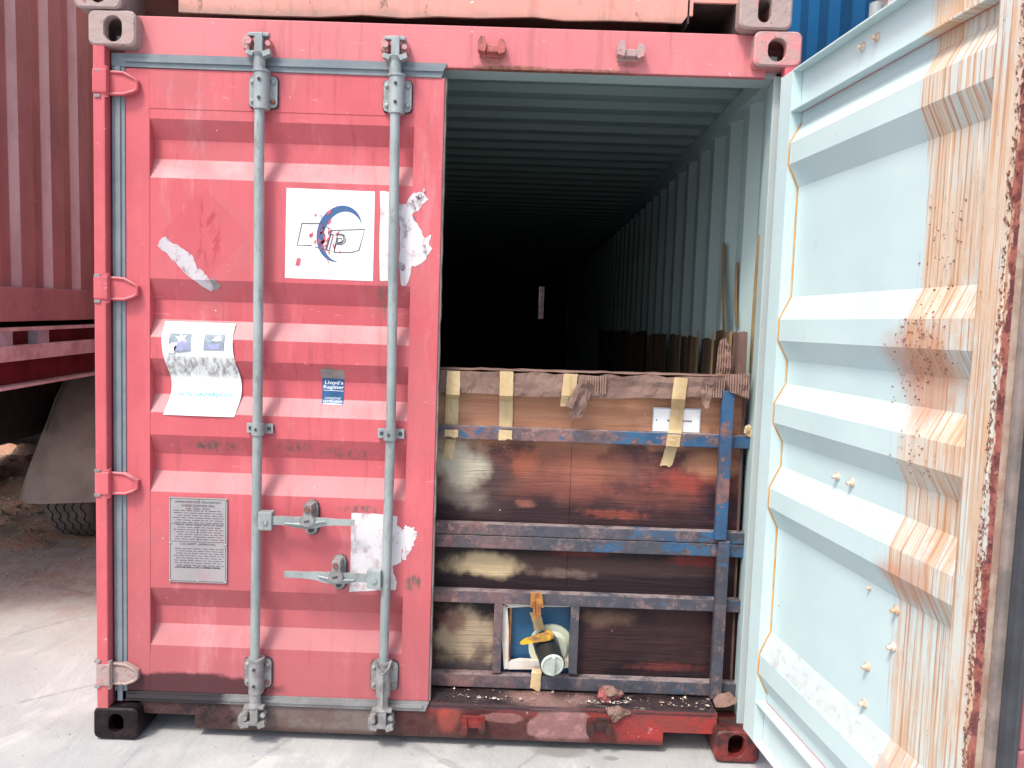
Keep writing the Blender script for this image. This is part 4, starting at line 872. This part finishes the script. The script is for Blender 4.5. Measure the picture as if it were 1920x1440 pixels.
# ------------------------------------------------------------------ bulkhead of blue steel bars and plywood
bh = empty('bulkhead', (1.2, BY, .15), 0, 'blue steel and stained plywood bulkhead closing the lower half of the open container', 'bulkhead')
bhx = Matrix.Translation(-Vector(bh.location))
def put(b, nm, mat, lab=None, **k):
    # keep world-aligned texture space: bake at world coordinates with an inverse parent offset
    o = b.build(nm, mat, None, lab, **k); o.parent = bh; o.matrix_parent_inverse = bhx.copy(); return o
XL, XR = .075, 2.383
PXS = PX(1072, 850, .18)
ztop = PZ(1000,702,.17); zmid = PZ(900,1108,.17); zfl = .168
for a, c in ((XL, PXS-.0006), (PXS+.0006, PX(1393,850,.18))):
    b = MB(); b.box(a, c, .183, .195, zmid, ztop, 0, .001); put(b, 'plywood_sheet', PLY)
for a, c in ((XL, PX(940,1190,.18)), (PX(1080,1190,.18), PX(1390,1190,.18))):
    b = MB(); b.box(a, c, .183, .195, zfl, zmid-.003, 0, .001); put(b, 'plywood_sheet', PLY)
b = MB(); b.box(PX(940,1190,.18)+.001, PX(1080,1190,.18)-.001, .1835, .195, PZ(1010,1132,.18), zmid-.003); put(b, 'plywood_sheet', PLY)
def hbar(p1, p2, y0=BY, y1=.181, lab=None):
    z1 = PZ(900, p1, y0); z0_ = PZ(900, p2, y0); b = MB(); n = 60
    b.box(XL, XR, y0, y1, z0_, z1, 0, .004); return put(b, 'crossbar', BARS, lab)
hbar(800,824,lab='top crossbar with bright blue paint'); hbar(982,1003); hbar(1004.5,1028); hbar(1109,1131); hbar(1265,1289,lab='bottom crossbar crusted with brown residue')
def vbar(px0, px1, pa, pb, y0, y1, lab=None):
    x0, za = P(px0, pa, y0); x1 = P(px1, pa, y0)[0]; zb_ = PZ(px0, pb, y0); b = MB(); b.box(x0, x1, y0, y1, zb_, za, 0, .003); return put(b, 'upright', BARS, lab)
vbar(1356,1378,733,1013,BY-.03,BY-.001,'upper upright near the right wall'); vbar(1348,1369,1016,1312,BY-.03,BY-.001,'lower upright near the right wall')
vbar(927,943,1131,1262,BY+.001,.180); vbar(1071,1087,1133,1264,BY+.001,.180)
vbar(1382,1403,715,1296,.20,.24,'blue post in the right corner')
# foam round the window
for pts in (((943,1134),(951,1134),(954,1180),(953,1252),(945,1254),(941,1200)), ((953,1241),(975,1237),(1010,1239),(1066,1238),(1070,1250),(1040,1254),(952,1254)), ((945,1131),(1070,1132),(1069,1137),(985,1137),(951,1139))):
    b = MB(); b.prism([P(a, c, .165) for a, c in pts], .160, .182); put(b, 'foam_edge', FOAM)
b = MB(); b.box(PX(954,1190,.17), PX(958,1190,.17), .175, .199, PZ(956,1240,.17), PZ(956,1139,.17)); put(b, 'foam_edge', SPLINT, 'orange stained edge of the window')
# splintered wood
b = MB(); rnd = random.Random(4)
for i in range(7):
    px = 997+i*2.7; x, z1 = P(px, 1110+rnd.uniform(-1,4), .13); z0_ = PZ(px, 1150+rnd.uniform(-14,12), .13); b.beam((x, BY-.012-rnd.uniform(0,.006), z1), (x+rnd.uniform(.0,.012), BY-.010, z0_), rnd.uniform(.008,.012), .008, (0,1,0))
put(b, 'wood_splinter', SPLINT, 'splintered orange wood hanging above the valve')
# tape
def tape(pts, w, nm='tape_strip', y=BY-.004, lab=None, mat=None):
    """vertical strip following px points; list of (px,py,depth)"""
    b = MB(); vs = []; rnd = random.Random(int(pts[0][0])); q_ = []
    for (a, c, d), (a2, c2, d2) in zip(pts, pts[1:]):
        for k in range(6): t = k/6; q_.append((a+(a2-a)*t, c+(c2-c)*t, d+(d2-d)*t))
    q_.append(pts[-1])
    for i, (a, c, d) in enumerate(q_):
        x, z = P(a, c, d); 
        for k in range(5): vs.append((x+w*(k/4-.5)+rnd.uniform(-.001,.001), d-.0015-.0025*math.sin(k/4*math.pi)*rnd.uniform(.2,1), z + (rnd.uniform(-.008,.004) if i == len(q_)-1 else 0)))
    b.add(vs, [(i*5+k, i*5+k+1, i*5+k+6, i*5+k+5) for i in range(len(q_)-1) for k in range(4)]); return put(b, nm, mat or TAPE, lab, fixn=False)
TH2 = .119
tape([(851,692,.16),(851,696,TH2),(849,740,TH2),(848,748,.176),(847,800,.176),(847,806,BY-.002),(846,820,BY-.002)], .050)
tape([(845,823,.178),(842,845,.178),(840,858,.178)], .042)
tape([(950,693,.16),(950,697,TH2),(949,742,TH2),(949,752,.176),(948,802,.176),(948,807,BY-.002),(947,824,BY-.002)], .050)
tape([(1071,698,.16),(1070,702,TH2),(1066,742,TH2),(1063,760,.135)], .052)
tape([(1278,705,.16),(1277,709,TH2),(1272,748,TH2),(1270,768,.170),(1266,806,.168),(1264,816,BY-.002),(1261,836,BY-.002)], .050,lab='long slanting tape strip over the white notice')
tape([(1259,838,.178),(1252,862,.178),(1249,872,.178)], .045)
tape([(1003,1148,.135),(1012,1180,.168)], .04); tape([(1008,1252,.15),(1006,1262,BY-.003),(1003,1292,BY-.004)], .038, lab='short tape tab under the valve')
# laminated notice
b = MB(); x0, z1 = P(1227,766,.175); x1, z0_ = P(1310,811,.175); b.box(x0, x1, .1735, .1755, z0_, z1); b2 = b
SG = put(b, 'laminated_notice', [VINYL, FADED, INK], 'white laminated notice partly under tape')
b = MB(); b.box(x0-.005, x1+.005, .1756, .1762, z0_-.005, z1+.005); put(b, 'laminate_edge', FADED)
b = MB(); rnd = random.Random(2); x = x0+.05
zc = (z0_+z1)/2
while x < x0+.135: L_ = rnd.uniform(.004,.009); b.box(x, x+L_, .1728, .1734, zc-.004, zc+.002); x += L_+.0025
b.box(x0+.008, x0+.012, .1728, .1734, zc-.003, zc+.003); put(b, 'printed_line', GREYINK, kind='stuff')
# ------------------------------------------------------------------ cardboard
def crumple(pts, y, name, mat, parent=None, amp=.006, nsub=5, th=0, **k):
    bm = bmesh.new(); f = bm.faces.new([bm.verts.new((a, 0, c)) for a, c in pts]); bmesh.ops.triangulate(bm, faces=[f])
    for _ in range(nsub):
        L = [e for e in bm.edges if e.calc_length() > .022]
        if not L: break
        bmesh.ops.subdivide_edges(bm, edges=L, cuts=1); bmesh.ops.triangulate(bm, faces=bm.faces[:])
    for v in bm.verts: v.co.y = y + amp*mn.fractal(Vector((v.co.x*16, v.co.z*16, y*50)), .6, 2, 4) + amp*1.4*mn.noise(Vector((v.co.x*7, v.co.z*30, 4)))
    b = MB(); b.bm(bm, 0, False)
    return put(b, name, mat, k.get('lab'), fixn=False) if parent is None else rel(b, parent).build(name, mat, parent, k.get('lab'), fixn=False)
lip = [(818,693),(860,695),(905,697),(938,696),(950,701),(985,699),(1005,697),(1040,702),(1065,699),(1090,703),(1120,706),(1135,701),(1165,706),(1195,704),(1220,701),(1250,708),(1290,706),(1330,707),(1350,703),(1404,704),(1405,730),(1400,748),(1380,742),(1340,746),(1300,744),(1250,747),(1200,745),(1150,748),(1120,747),(1080,743),(1000,744),(960,742),(900,738),(850,736),(818,735)]
crumple(rag([P(a, c, .125) for a, c in lip], .002, 2, 8), .124, 'cardboard_lip', CARD, lab='torn wet cardboard lip folded over the plywood', amp=.005)
b = MB(); vs = []                                   # the fold over the plywood top
for i in range(61):
    x = XL+(XR-XL-.02)*i/60; zt2 = PZ(818,694,.125)+ (PZ(1400,705,.125)-PZ(818,694,.125))*i/60 - .004
    for y_, dz in ((.125,.0),(.14,.003),(.20,.004),(.235,-.02),(.24,-.10)): vs.append((x, y_+.003*mn.noise(Vector((x*15,0,0))), zt2+dz+.005*mn.noise(Vector((x*20, y_*40, 0)))))
b.add(vs, [(i*5+k, i*5+k+1, i*5+k+6, i*5+k+5) for i in range(60) for k in range(4)]); put(b, 'cardboard_fold', CARD, fixn=False)
crumple(rag([P(a, c, .115) for a, c in [(1096,712),(1112,722),(1110,735),(1090,785),(1078,783),(1068,788),(1070,760),(1060,763),(1080,735)]], .002, 3, 9), .108, 'cardboard_flap', CARD, lab='torn flap curling down over the plywood', amp=.012)
crumple(rag([P(a, c, .115) for a, c in [(1088,710),(1094,712),(1072,766),(1060,760)]], .001, 3, 10), .098, 'cardboard_flap', CARD, amp=.004)
crumple(rag([P(a, c, .115) for a, c in [(1322,714),(1345,716),(1332,742),(1330,764),(1322,766),(1316,752),(1310,756),(1312,738)]], .002, 3, 12), .112, 'cardboard_flap', CARD, amp=.01)
for q_, y_ in (([(1100,704),(1122,705),(1124,742),(1102,742)], .121), ([(1124,704),(1138,704),(1137,738),(1126,741)], .1205), ([(1320,716),(1362,712),(1358,746),(1322,744)], .119)):
    crumple([P(a, c, y_) for a, c in q_], y_-.003, 'cardboard_patch', CARDF, amp=.003, lab='layer torn away to show the fluting')
crumple(rag([P(a, c, .1) for a, c in [(1358,704),(1400,700),(1405,722),(1404,748),(1390,742),(1370,736),(1362,716)]], .001, 2, 13), .098, 'cardboard_flap', CARDF, amp=.006, lab='fluted corner flap bent outward')
# lining sheets along the walls
ln = empty('cardboard_lining', (2.38, .4, .15), 0, 'brown cardboard lining standing against the right inner wall above the bulkhead', 'cardboard lining')
rnd = random.Random(21); y = .16; i = 0
while y < 5.6:
    w_ = rnd.uniform(.22, .34); b = MB(); vs = []; zt_ = 1.545 + rnd.uniform(-.012, .012) + .02*(y < .5); n = 7
    for k in range(n+1):
        yy = y+w_*k/n; xx = 2.383 - .014*math.sin(k/n*math.pi) - rnd.uniform(0,.006) - (.02 if i % 3 == 0 else 0)
        for z_ in (.16, .8, 1.2, 1.4, zt_ + rnd.uniform(-.01,.004)): vs.append((xx - .012*(z_-1.2)*math.sin(yy*9), yy, z_))
    b.add(vs, [(k*5+j, k*5+j+1, k*5+j+6, k*5+j+5) for k in range(n) for j in range(4)]); rel(b, ln).build('lining_sheet', LINING if i else CARD, ln, fixn=False); y += w_-.01; i += 1
for yy in (.34, .62, .9, 1.3):
    b = MB(); b.add([(2.342+.01*math.sin(t*3), yy+.01*math.sin(t*2)+s_*.018, 1.57-t*.1) for t in range(5) for s_ in (-1, 1)], [(2*t, 2*t+1, 2*t+3, 2*t+2) for t in range(4)]); rel(b, ln).build('tape_strip', TAPE, ln, fixn=False)
crumple(rag([P(a, c, .26) for a, c in [(1348,640),(1360,632),(1368,650),(1370,705),(1340,706),(1345,670)]], .002, 3, 14), .25, 'fluted_piece', CARDF, parent=ln, amp=.008, lab='fluted strip standing up in the corner')
ln2 = copy(ln, (.058, .4, .15)); ln2.parent = None; ln2['label'] = 'plain cardboard lining against the left inner wall behind the shut door'
b = MB(); b.box(.055, .06, .3, 5, .16, 1.54); rel(b, ln2).build('lining_sheet', LINING, ln2)
# strips stuck to the wall
def wallstrip(px, pa, pb, w_, lab, mat=TAPED, px2=None):
    ya, za = PXX(px, pa, 2.385); yb, zb_ = PXX(px2 or px, pb, 2.385); b = MB(); n = 8
    for t in range(1): b.add([(2.386-.004*math.sin(k/n*3), ya+(yb-ya)*k/n+s_*w_/2, za+(zb_-za)*k/n) for k in range(n+1) for s_ in (-1, 1)], [(2*k, 2*k+1, 2*k+3, 2*k+2) for k in range(n)])
    c = Vector((2.386, ya, zb_)); b.tf(Matrix.Translation(-c)); o = b.build('foam_strip', mat, None, lab, 'strip', 'tan strips stuck to the inner wall', fixn=False); o.location = c; return o
wallstrip(1357,455,622,.045,'tan strip on the inner wall farthest from the door post'); wallstrip(1381,492,612,.04,'short hooked tan strip in the middle of the three on the inner wall'); wallstrip(1424,440,700,.05,'long curved tan strip nearest the door post',px2=1408)
crumple_b = MB()
# loose scraps on the threshold
def scrap(pts, y, z0_, lab, mat=CARD, name='torn_cardboard', amp=.014, lay=.35):
    xs = [P(a, c, y)[0] for a, c in pts]; cx = sum(xs)/len(xs); e = empty(name, (cx, y, z0_), 0, lab, 'cardboard scrap', 'cardboard scraps on the threshold')
    bm = bmesh.new(); f = bm.faces.new([bm.verts.new((P(a, c, y)[0]-cx, 0, P(a, c, y)[1]-z0_)) for a, c in pts]); bmesh.ops.triangulate(bm, faces=[f])
    for _ in range(4): 
        L = [q for q in bm.edges if q.calc_length() > .012]
        if L: bmesh.ops.subdivide_edges(bm, edges=L, cuts=1); bmesh.ops.triangulate(bm, faces=bm.faces[:])
    for v in bm.verts: v.co.y = v.co.z*lay + amp*mn.fractal(Vector((v.co.x*30+y*9, v.co.z*30, cx)), .6, 2, 4)
    b = MB(); b.bm(bm); b.build('sheet', mat, e, fixn=False); return e
REDSCRAP = simple('red_stained_card', (.30,.08,.08), .7, 0, .4, 30, (.12,.06,.06))
scrap([(1120,1306),(1126,1294),(1142,1290),(1152,1297),(1166,1298),(1172,1306),(1160,1312),(1145,1316),(1128,1318)], .075, .172, 'crumpled purple brown cardboard scrap on the threshold above a keeper', REDSCRAP)
scrap([(1132,1292),(1150,1291),(1170,1302),(1162,1308),(1140,1306)], .060, .178, 'small folded cardboard scrap lying over the crumpled purple one')
scrap([(1135,1328),(1160,1324),(1178,1330),(1184,1338),(1168,1345),(1150,1356),(1143,1346)], .035, .13, 'torn cardboard tongue drooping over the sill edge', amp=.01, lay=0)
scrap([(1338,1316),(1350,1308),(1372,1304),(1386,1318),(1380,1322),(1358,1326),(1342,1326)], .08, .172, 'flat brown cardboard scrap in the corner beside the upright', amp=.006, lay=.8)
e = scrap([(1398,800),(1406,796),(1414,806),(1412,822),(1402,818),(1396,812)], .12, 1.10, 'small pale curl of tape stuck at the right end of the top crossbar', TAPE, 'tape_curl', .008, .1); e['category'] = 'tape'; del e['group']
rnd = random.Random(9); b = MB()
for i in range(160):
    x = rnd.uniform(1.3, 2.28); y = rnd.uniform(.055, .13); r_ = rnd.uniform(.002, .008); z = .178; a = rnd.uniform(0, 6)
    b.add([(x+r_*math.cos(a), y+r_*math.sin(a), z), (x-r_*math.sin(a), y+r_*math.cos(a), z+rnd.uniform(0,.006)), (x-r_*math.cos(a), y-r_*.6*math.sin(a), z), (x+r_*.5, y-r_, z+rnd.uniform(0,.004))], [(0,1,2,3)])
b.build('crumbs', FOAM, None, 'pale crumbs littering the threshold plate', 'debris', kind='stuff')
# ------------------------------------------------------------------ container stacked above
UX, UZ = -.048, 2.594
ub = empty('shipping_container', (UX, 0, UZ), 0, 'faded salmon container stacked on top of the open one, its bent lower rail showing', 'shipping container')
ubx = Matrix.Translation((-UX, 0, -UZ))
def putu(b, nm, mat, lab=None, **k): o = b.build(nm, mat, None, lab, **k); o.parent = ub; o.matrix_parent_inverse = ubx.copy(); return o
nl, nr0, nr1 = PX(334,15,YH), PX(1290,30,YH), PX(1384,20,YH)
b = MB(); n = 120; vs = []; xs = [UX+.16 + (WID-.32+.0)*i/n for i in range(n+1)]
def lowz(x):
    if x < nl: return UZ+.10
    if x > nr0: return PZ(1330,5,YH) if x < nr1 else UZ+.02
    z = PZ(800,34,YH)-.0; px = 333+(x-nl)/(nr0-nl)*957
    w_ = [(333,22),(400,25),(500,29),(600,31),(680,27),(760,33),(820,30),(900,33),(1000,31),(1060,38),(1150,38),(1240,41),(1282,43),(1290,28)]
    for (a, c), (a2, c2) in zip(w_, w_[1:]):
        if a <= px <= a2: return PZ(px, c+(c2-c)*(px-a)/(a2-a), YH)
    return z
for i in range(n):
    xa_, xb_ = xs[i], xs[i+1]; za, zb2 = lowz(xa_), lowz(xb_)
    if abs(za-zb2) > .03: zb2 = za
    vs += [(xa_, za), (xb_, zb2)]
for i in range(n):
    (xa_, za), (xb_, zb2) = vs[2*i], vs[2*i+1]; o_ = .006*mn.noise(Vector((xa_*6,0,0)))
    b.add([(xa_,YH+o_*0,za),(xb_,YH,zb2),(xb_,YH,UZ+.17),(xa_,YH,UZ+.17),(xa_,YH+.012,za-.0),(xb_,YH+.012,zb2)], [(0,1,2,3),(0,4,5,1)])
    b.add([(xa_,YH+.012,za),(xb_,YH+.012,zb2),(xb_,YH+.012,UZ+.17),(xa_,YH+.012,UZ+.17)], [(0,3,2,1)])
putu(b, 'bottom_rail', SALMON, 'bent and dented bottom rail', fixn=False)
POCK = simple('shade_dark_pocket', (.06,.04,.04), .8)  # dark colour stands in for the shade inside the pocket
b = MB(); b.box(nr0-.002, nr1+.01, .4, .42, UZ-.01, UZ+.16); b.box(nr0-.002, nr0+.004, YH, .5, UZ+.03, UZ+.16); b.box(nr1-.008, nr1, YH+.002, .5, UZ-.0, UZ+.16); b.box(nr0, nr1, YH+.001, .5, PZ(1330,5,YH)+.001, PZ(1330,5,YH)+.01); putu(b, 'fork_pocket', POCK)
casting(UX, UX+.162, UZ, UZ+.118, -.004, (UX+.081, UZ+.062), mat=CASTG, parent=None, name='corner_casting'); o = COL.objects[-1] if 0 else bpy.data.objects[[k for k in bpy.data.objects.keys() if k.startswith('corner_casting')][-1]]; o.parent = ub; o.matrix_parent_inverse = ubx.copy()
xR0 = PX(1386,40,0); o = casting(xR0, xR0+.178, UZ, UZ+.118, -.004, P(1434,18,0), (.022,.042), mat=CASTG, parent=None); o.parent = ub; o.matrix_parent_inverse = ubx.copy()
b = MB(); b.box(UX+.03, UX+WID-.03, YH+.02, 12.1, UZ+.14, UZ+.17); b.box(UX+.03, UX+.05, .1, 12.1, UZ+.03, UZ+2.5); b.box(UX+WID-.05, UX+WID-.03, .1, 12.1, UZ+.03, UZ+2.5); b.box(UX+.03, UX+WID-.03, .1, 12.1, UZ+2.5, UZ+2.55); b.box(UX+.2, UX+WID-.2, .6, 12.1, UZ+.03, UZ+.05)
putu(b, 'body', SALMON)
b = MB(); ep = corr_line(2.1, .25, .036, .3); extr(b, ep, lambda u, v, z: (UX+.17+u, YH+.02+v, z), UZ+.17, UZ+2.5); b.box(UX+.01, UX+.16, .01, .1, UZ+.118, UZ+2.48); b.box(UX+WID-.16, UX+WID-.01, .01, .1, UZ+.118, UZ+2.48); putu(b, 'end_panel', [SALMON, MINT])
# ------------------------------------------------------------------ simple corrugated container used beyond
def yard(loc, rot, lab, mat, cat='shipping container', L=6.06, H=2.59, flat=.3, per=.278, dep=.036, rail=.12, extra=None, Mx=None, post=None):
    e = empty('shipping_container', loc, rot, lab, cat)
    if Mx is not None: e.matrix_world = Mx
    def bb(f, nm, m_, lb=None): b = MB(); f(b); return b.build(nm, m_, e, lb)
    pr = corr_line(L-.3, per, dep, flat)
    for s_ in (0, 1):
        b = MB(); extr(b, pr, (lambda u, v, z: (.03+v, .15+u, z)) if s_ == 0 else (lambda u, v, z: (WID-.03-v, .15+u, z)), rail, H-.06); b.build('side_wall', [mat, mat], e, fixn=False)
    for x0 in (0, WID-.06): bb(lambda b: b.box(x0, x0+.06, .15, L-.15, 0.02, rail, 0, .004), 'bottom_rail', mat); bb(lambda b: b.box(x0, x0+.06, .15, L-.15, H-.07, H, 0, .004), 'top_rail', mat)
    for x0 in (0, WID-.16):
        for y0 in (0, L-.15): bb(lambda b: b.box(x0+.004, x0+.156, y0+.004, y0+.146, .118, H-.118, 0, .01), 'corner_post', post or mat)
        for y0 in (0,):
            for z0_ in (0, H-.118): casting(x0, x0+.162, z0_, z0_+.118, y0, (x0+.081, z0_+.06), mat=post or mat, parent=e)
    bb(lambda b: (b.box(.03, WID-.03, .15, L-.1, H-.03, H-.01), b.box(.03, WID-.03, .1, L-.1, .1, .13)), 'roof_and_floor', mat)
    b = MB(); ep = corr_line(WID-.32, .25, .04, .3); extr(b, ep, lambda u, v, z: (.16+u, .05+v, z), .02, H); extr(b, ep, lambda u, v, z: (.16+u, L-.1+v, z), .02, H); b.build('end_wall', [mat, mat], e, fixn=False)
    return e
pk = yard((3.335, -.06, 0), 0, 'dull pink container standing to the right behind the open door', PINK, flat=.44, dep=.012, L=12.1, rail=.125)
b = MB(); zc = .98; b.box(-.055, .0, .14, .30, zc-.08, zc+.075, 0, .02); b.build('hinge_lug', RED, pk, 'coral lug sticking out of the near corner')
yard((3.12, .92, 2.62), 0, 'bright blue corrugated container on top of the pink one', BLUEC, L=12.1, per=.32, flat=.3, dep=.04, post=GREYSTEEL)
# ------------------------------------------------------------------ truck trailer with a maroon container on the left
e1 = ray(900, 580).normalized(); A0 = CP + ray(86, 541)*3.9; e3 = (Vector((0,0,1)) - e1*e1.z).normalized(); e2 = e3.cross(e1)   # e2 points away to the left
# local x = to the right of travel (towards us), y = along, z = up ; origin at the rail top
TMX = Matrix((( -e2.x, e1.x, e3.x, A0.x), (-e2.y, e1.y, e3.y, A0.y), (-e2.z, e1.z, e3.z, A0.z), (0,0,0,1)))
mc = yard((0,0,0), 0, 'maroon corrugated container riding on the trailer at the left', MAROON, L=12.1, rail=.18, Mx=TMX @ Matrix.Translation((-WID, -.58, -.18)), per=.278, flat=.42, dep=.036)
tr = empty('semi_trailer', (0,0,0), 0, 'dusty semi trailer with red side beam and mudguard under the maroon container', 'trailer'); tr.matrix_world = TMX @ Matrix.Translation((-.05, 1, -1.7))
def TB(f, nm, mat, lab=None, **k): b = MB(); f(b); b.tf(Matrix.Translation((.05, -1, 1.7))); return b.build(nm, mat, tr, lab, **k)
Y0, Y1 = -.6, 9
TB(lambda b: b.box(-.06, .012, Y0, Y1, -.205, -.188, 0, .003), 'deck_edge', GREYSTEEL)
TB(lambda b: b.box(-.10, -.06, Y0, Y1, -.46, -.205), 'side_beam', TRAILRED)
for yy in (-.33, -.02, .9, 1.8, 2.7): TB(lambda b: b.box(-.06, -.01, yy-.04, yy+.06, -.275, -.205, 0, .003), 'beam_bracket', LIGHTBL)
TB(lambda b: b.box(-.03, .010, Y0, Y1, -.345, -.272, 0, .004), 'lashing_rail', GREYSTEEL, 'dented pinkish grey lashing rail')
TB(lambda b: b.box(-.07, .008, Y0, Y1, -.475, -.462, 0, .003), 'beam_flange', GREYSTEEL)
TB(lambda b: (b.box(-1.0, -.85, Y0, Y1, -.75, -.2), b.box(-1.75, -1.6, Y0, Y1, -.75, -.2), b.box(-2.45, -.1, Y0, Y1, -.22, -.20), b.box(-2.4, -2.34, Y0, Y1, -.46, -.2)), 'chassis_frame', DARKM)
TB(lambda b: b.tube([(-2.2,2.3,-1.15),(-.2,2.3,-1.15)], .07, 12), 'axle', DARKM)
TB(lambda b: b.box(-2.3, -.9, 3.2, 5.2, -1.35, -.4, 0, .04), 'dark_filler_box', DARKM)  # added boxes, this and the next, keeping the view under the trailer dark
TB(lambda b: b.box(-2.2,-.7,.3,1.4,-.95,-.47,0,.04), 'dark_filler_box', DARKM)
def flapf(b):
    L = [(8,948),(14,925),(24,893),(42,845),(60,800),(78,752),(96,716),(118,700)]; n = 10; vs = []
    M_ = (tr.matrix_world @ Matrix.Translation((.05,-1,1.7))).inverted() if 0 else TMX.inverted()
    for i, (px, py) in enumerate(L):
        yw = 2.05+.10*max(0, i-3)
        for k in range(n+1):
            t = k/n; ppx = px + (330-px)*t; ppy = py + (0 if i == 0 else 0) - 10*t*(i/7) - (6*t if i == 0 else 0); x, z = P(ppx, ppy, yw+.0)
            vs.append(M_ @ Vector((x, yw + .05*math.sin(t*2.5) + .16*(1-min(1, t*5))**2, z)))
    b.add(vs, [(i*(n+1)+k, i*(n+1)+k+1, (i+1)*(n+1)+k+1, (i+1)*(n+1)+k) for i in range(len(L)-1) for k in range(n)], 0, True)
    N = n+1; b.add([v+Vector((0,.012,0)) for v in vs], [(i*N+k, i*N+k+1, (i+1)*N+k+1, (i+1)*N+k) for i in range(len(L)-1) for k in range(n)], 0, True)
    b.tube([vs[i*N]+Vector((.004,0,0)) for i in range(len(L))], .012, 8)
TB(flapf, 'mudguard', FLAP, 'large muddy mudguard with a curved edge', fixn=False)
def wheel(loc, yaw):
    R_ = .5; Wd = .33; M_ = TMX.inverted() @ Matrix.Translation(loc) @ Matrix.Rotation(yaw, 4, 'Z')
    b = MB(); pr = [(-Wd/2+.0,.30),(-Wd/2-.004,.38),(-Wd/2+.005,.45),(-Wd/2+.03,.488),(-.06,.499),(.06,.499),(Wd/2-.03,.488),(Wd/2-.005,.45),(Wd/2+.004,.38),(Wd/2,.30)]; n = 56; vs = []
    for k in range(n):
        a = 2*math.pi*k/n
        for x, r in pr: vs.append((x, r*math.cos(a), r*math.sin(a)))
    m_ = len(pr); b.add(vs, [(k*m_+j, k*m_+j+1, ((k+1) % n)*m_+j+1, ((k+1) % n)*m_+j) for k in range(n) for j in range(m_-1)], 0, True)
    b.tube([(-.1,0,0),(.1,0,0)], .3, 24); b.tf(Matrix.Translation((.05,-1,1.7)) @ M_); w_ = b.build('wheel', TYRE, tr, fixn=False)
    g_ = MB()
    for gx in (-.10,-.05,0,.05,.10):
        N = 120; vs = []
        for k in range(N):
            a = 2*math.pi*k/N; zz = .008 if (k//2) % 2 else -.008; r = .5012 - (.006 if abs(gx) > .07 else 0); 
            for s_ in (-.0045,.0045): vs.append((gx+zz+s_, r*math.cos(a), r*math.sin(a)))
        g_.add(vs, [(2*k, 2*k+1, (2*k+3) % (2*N), (2*k+2) % (2*N)) for k in range(N)])
    g_.tf(Matrix.Translation((.05,-1,1.7)) @ M_); g_.build('tread_groove', GROOVE, w_, fixn=False)
for lc, yw in (((-1.43,2.64,.5), .12), ((-1.07,2.62,.5), .12), ((-3.3,3.7,.5), .1), ((-1.6,4.9,.5), .1), ((-3.4,5.1,.5), .1)): wheel(lc, yw)
# added far containers: one darkens the view under the trailer, one dims the end slit
yard((-15.2, 16.4, 0), math.radians(-90), 'added dark maroon container beyond the earth bank, keeping the view under the trailer dark', MAROON, L=12.1)
yard((-2.5, 15.5, 0), math.radians(-90), 'added pale grey container crosswise behind the far end of the open container, dimming its slit', GREYSTEEL, L=9)
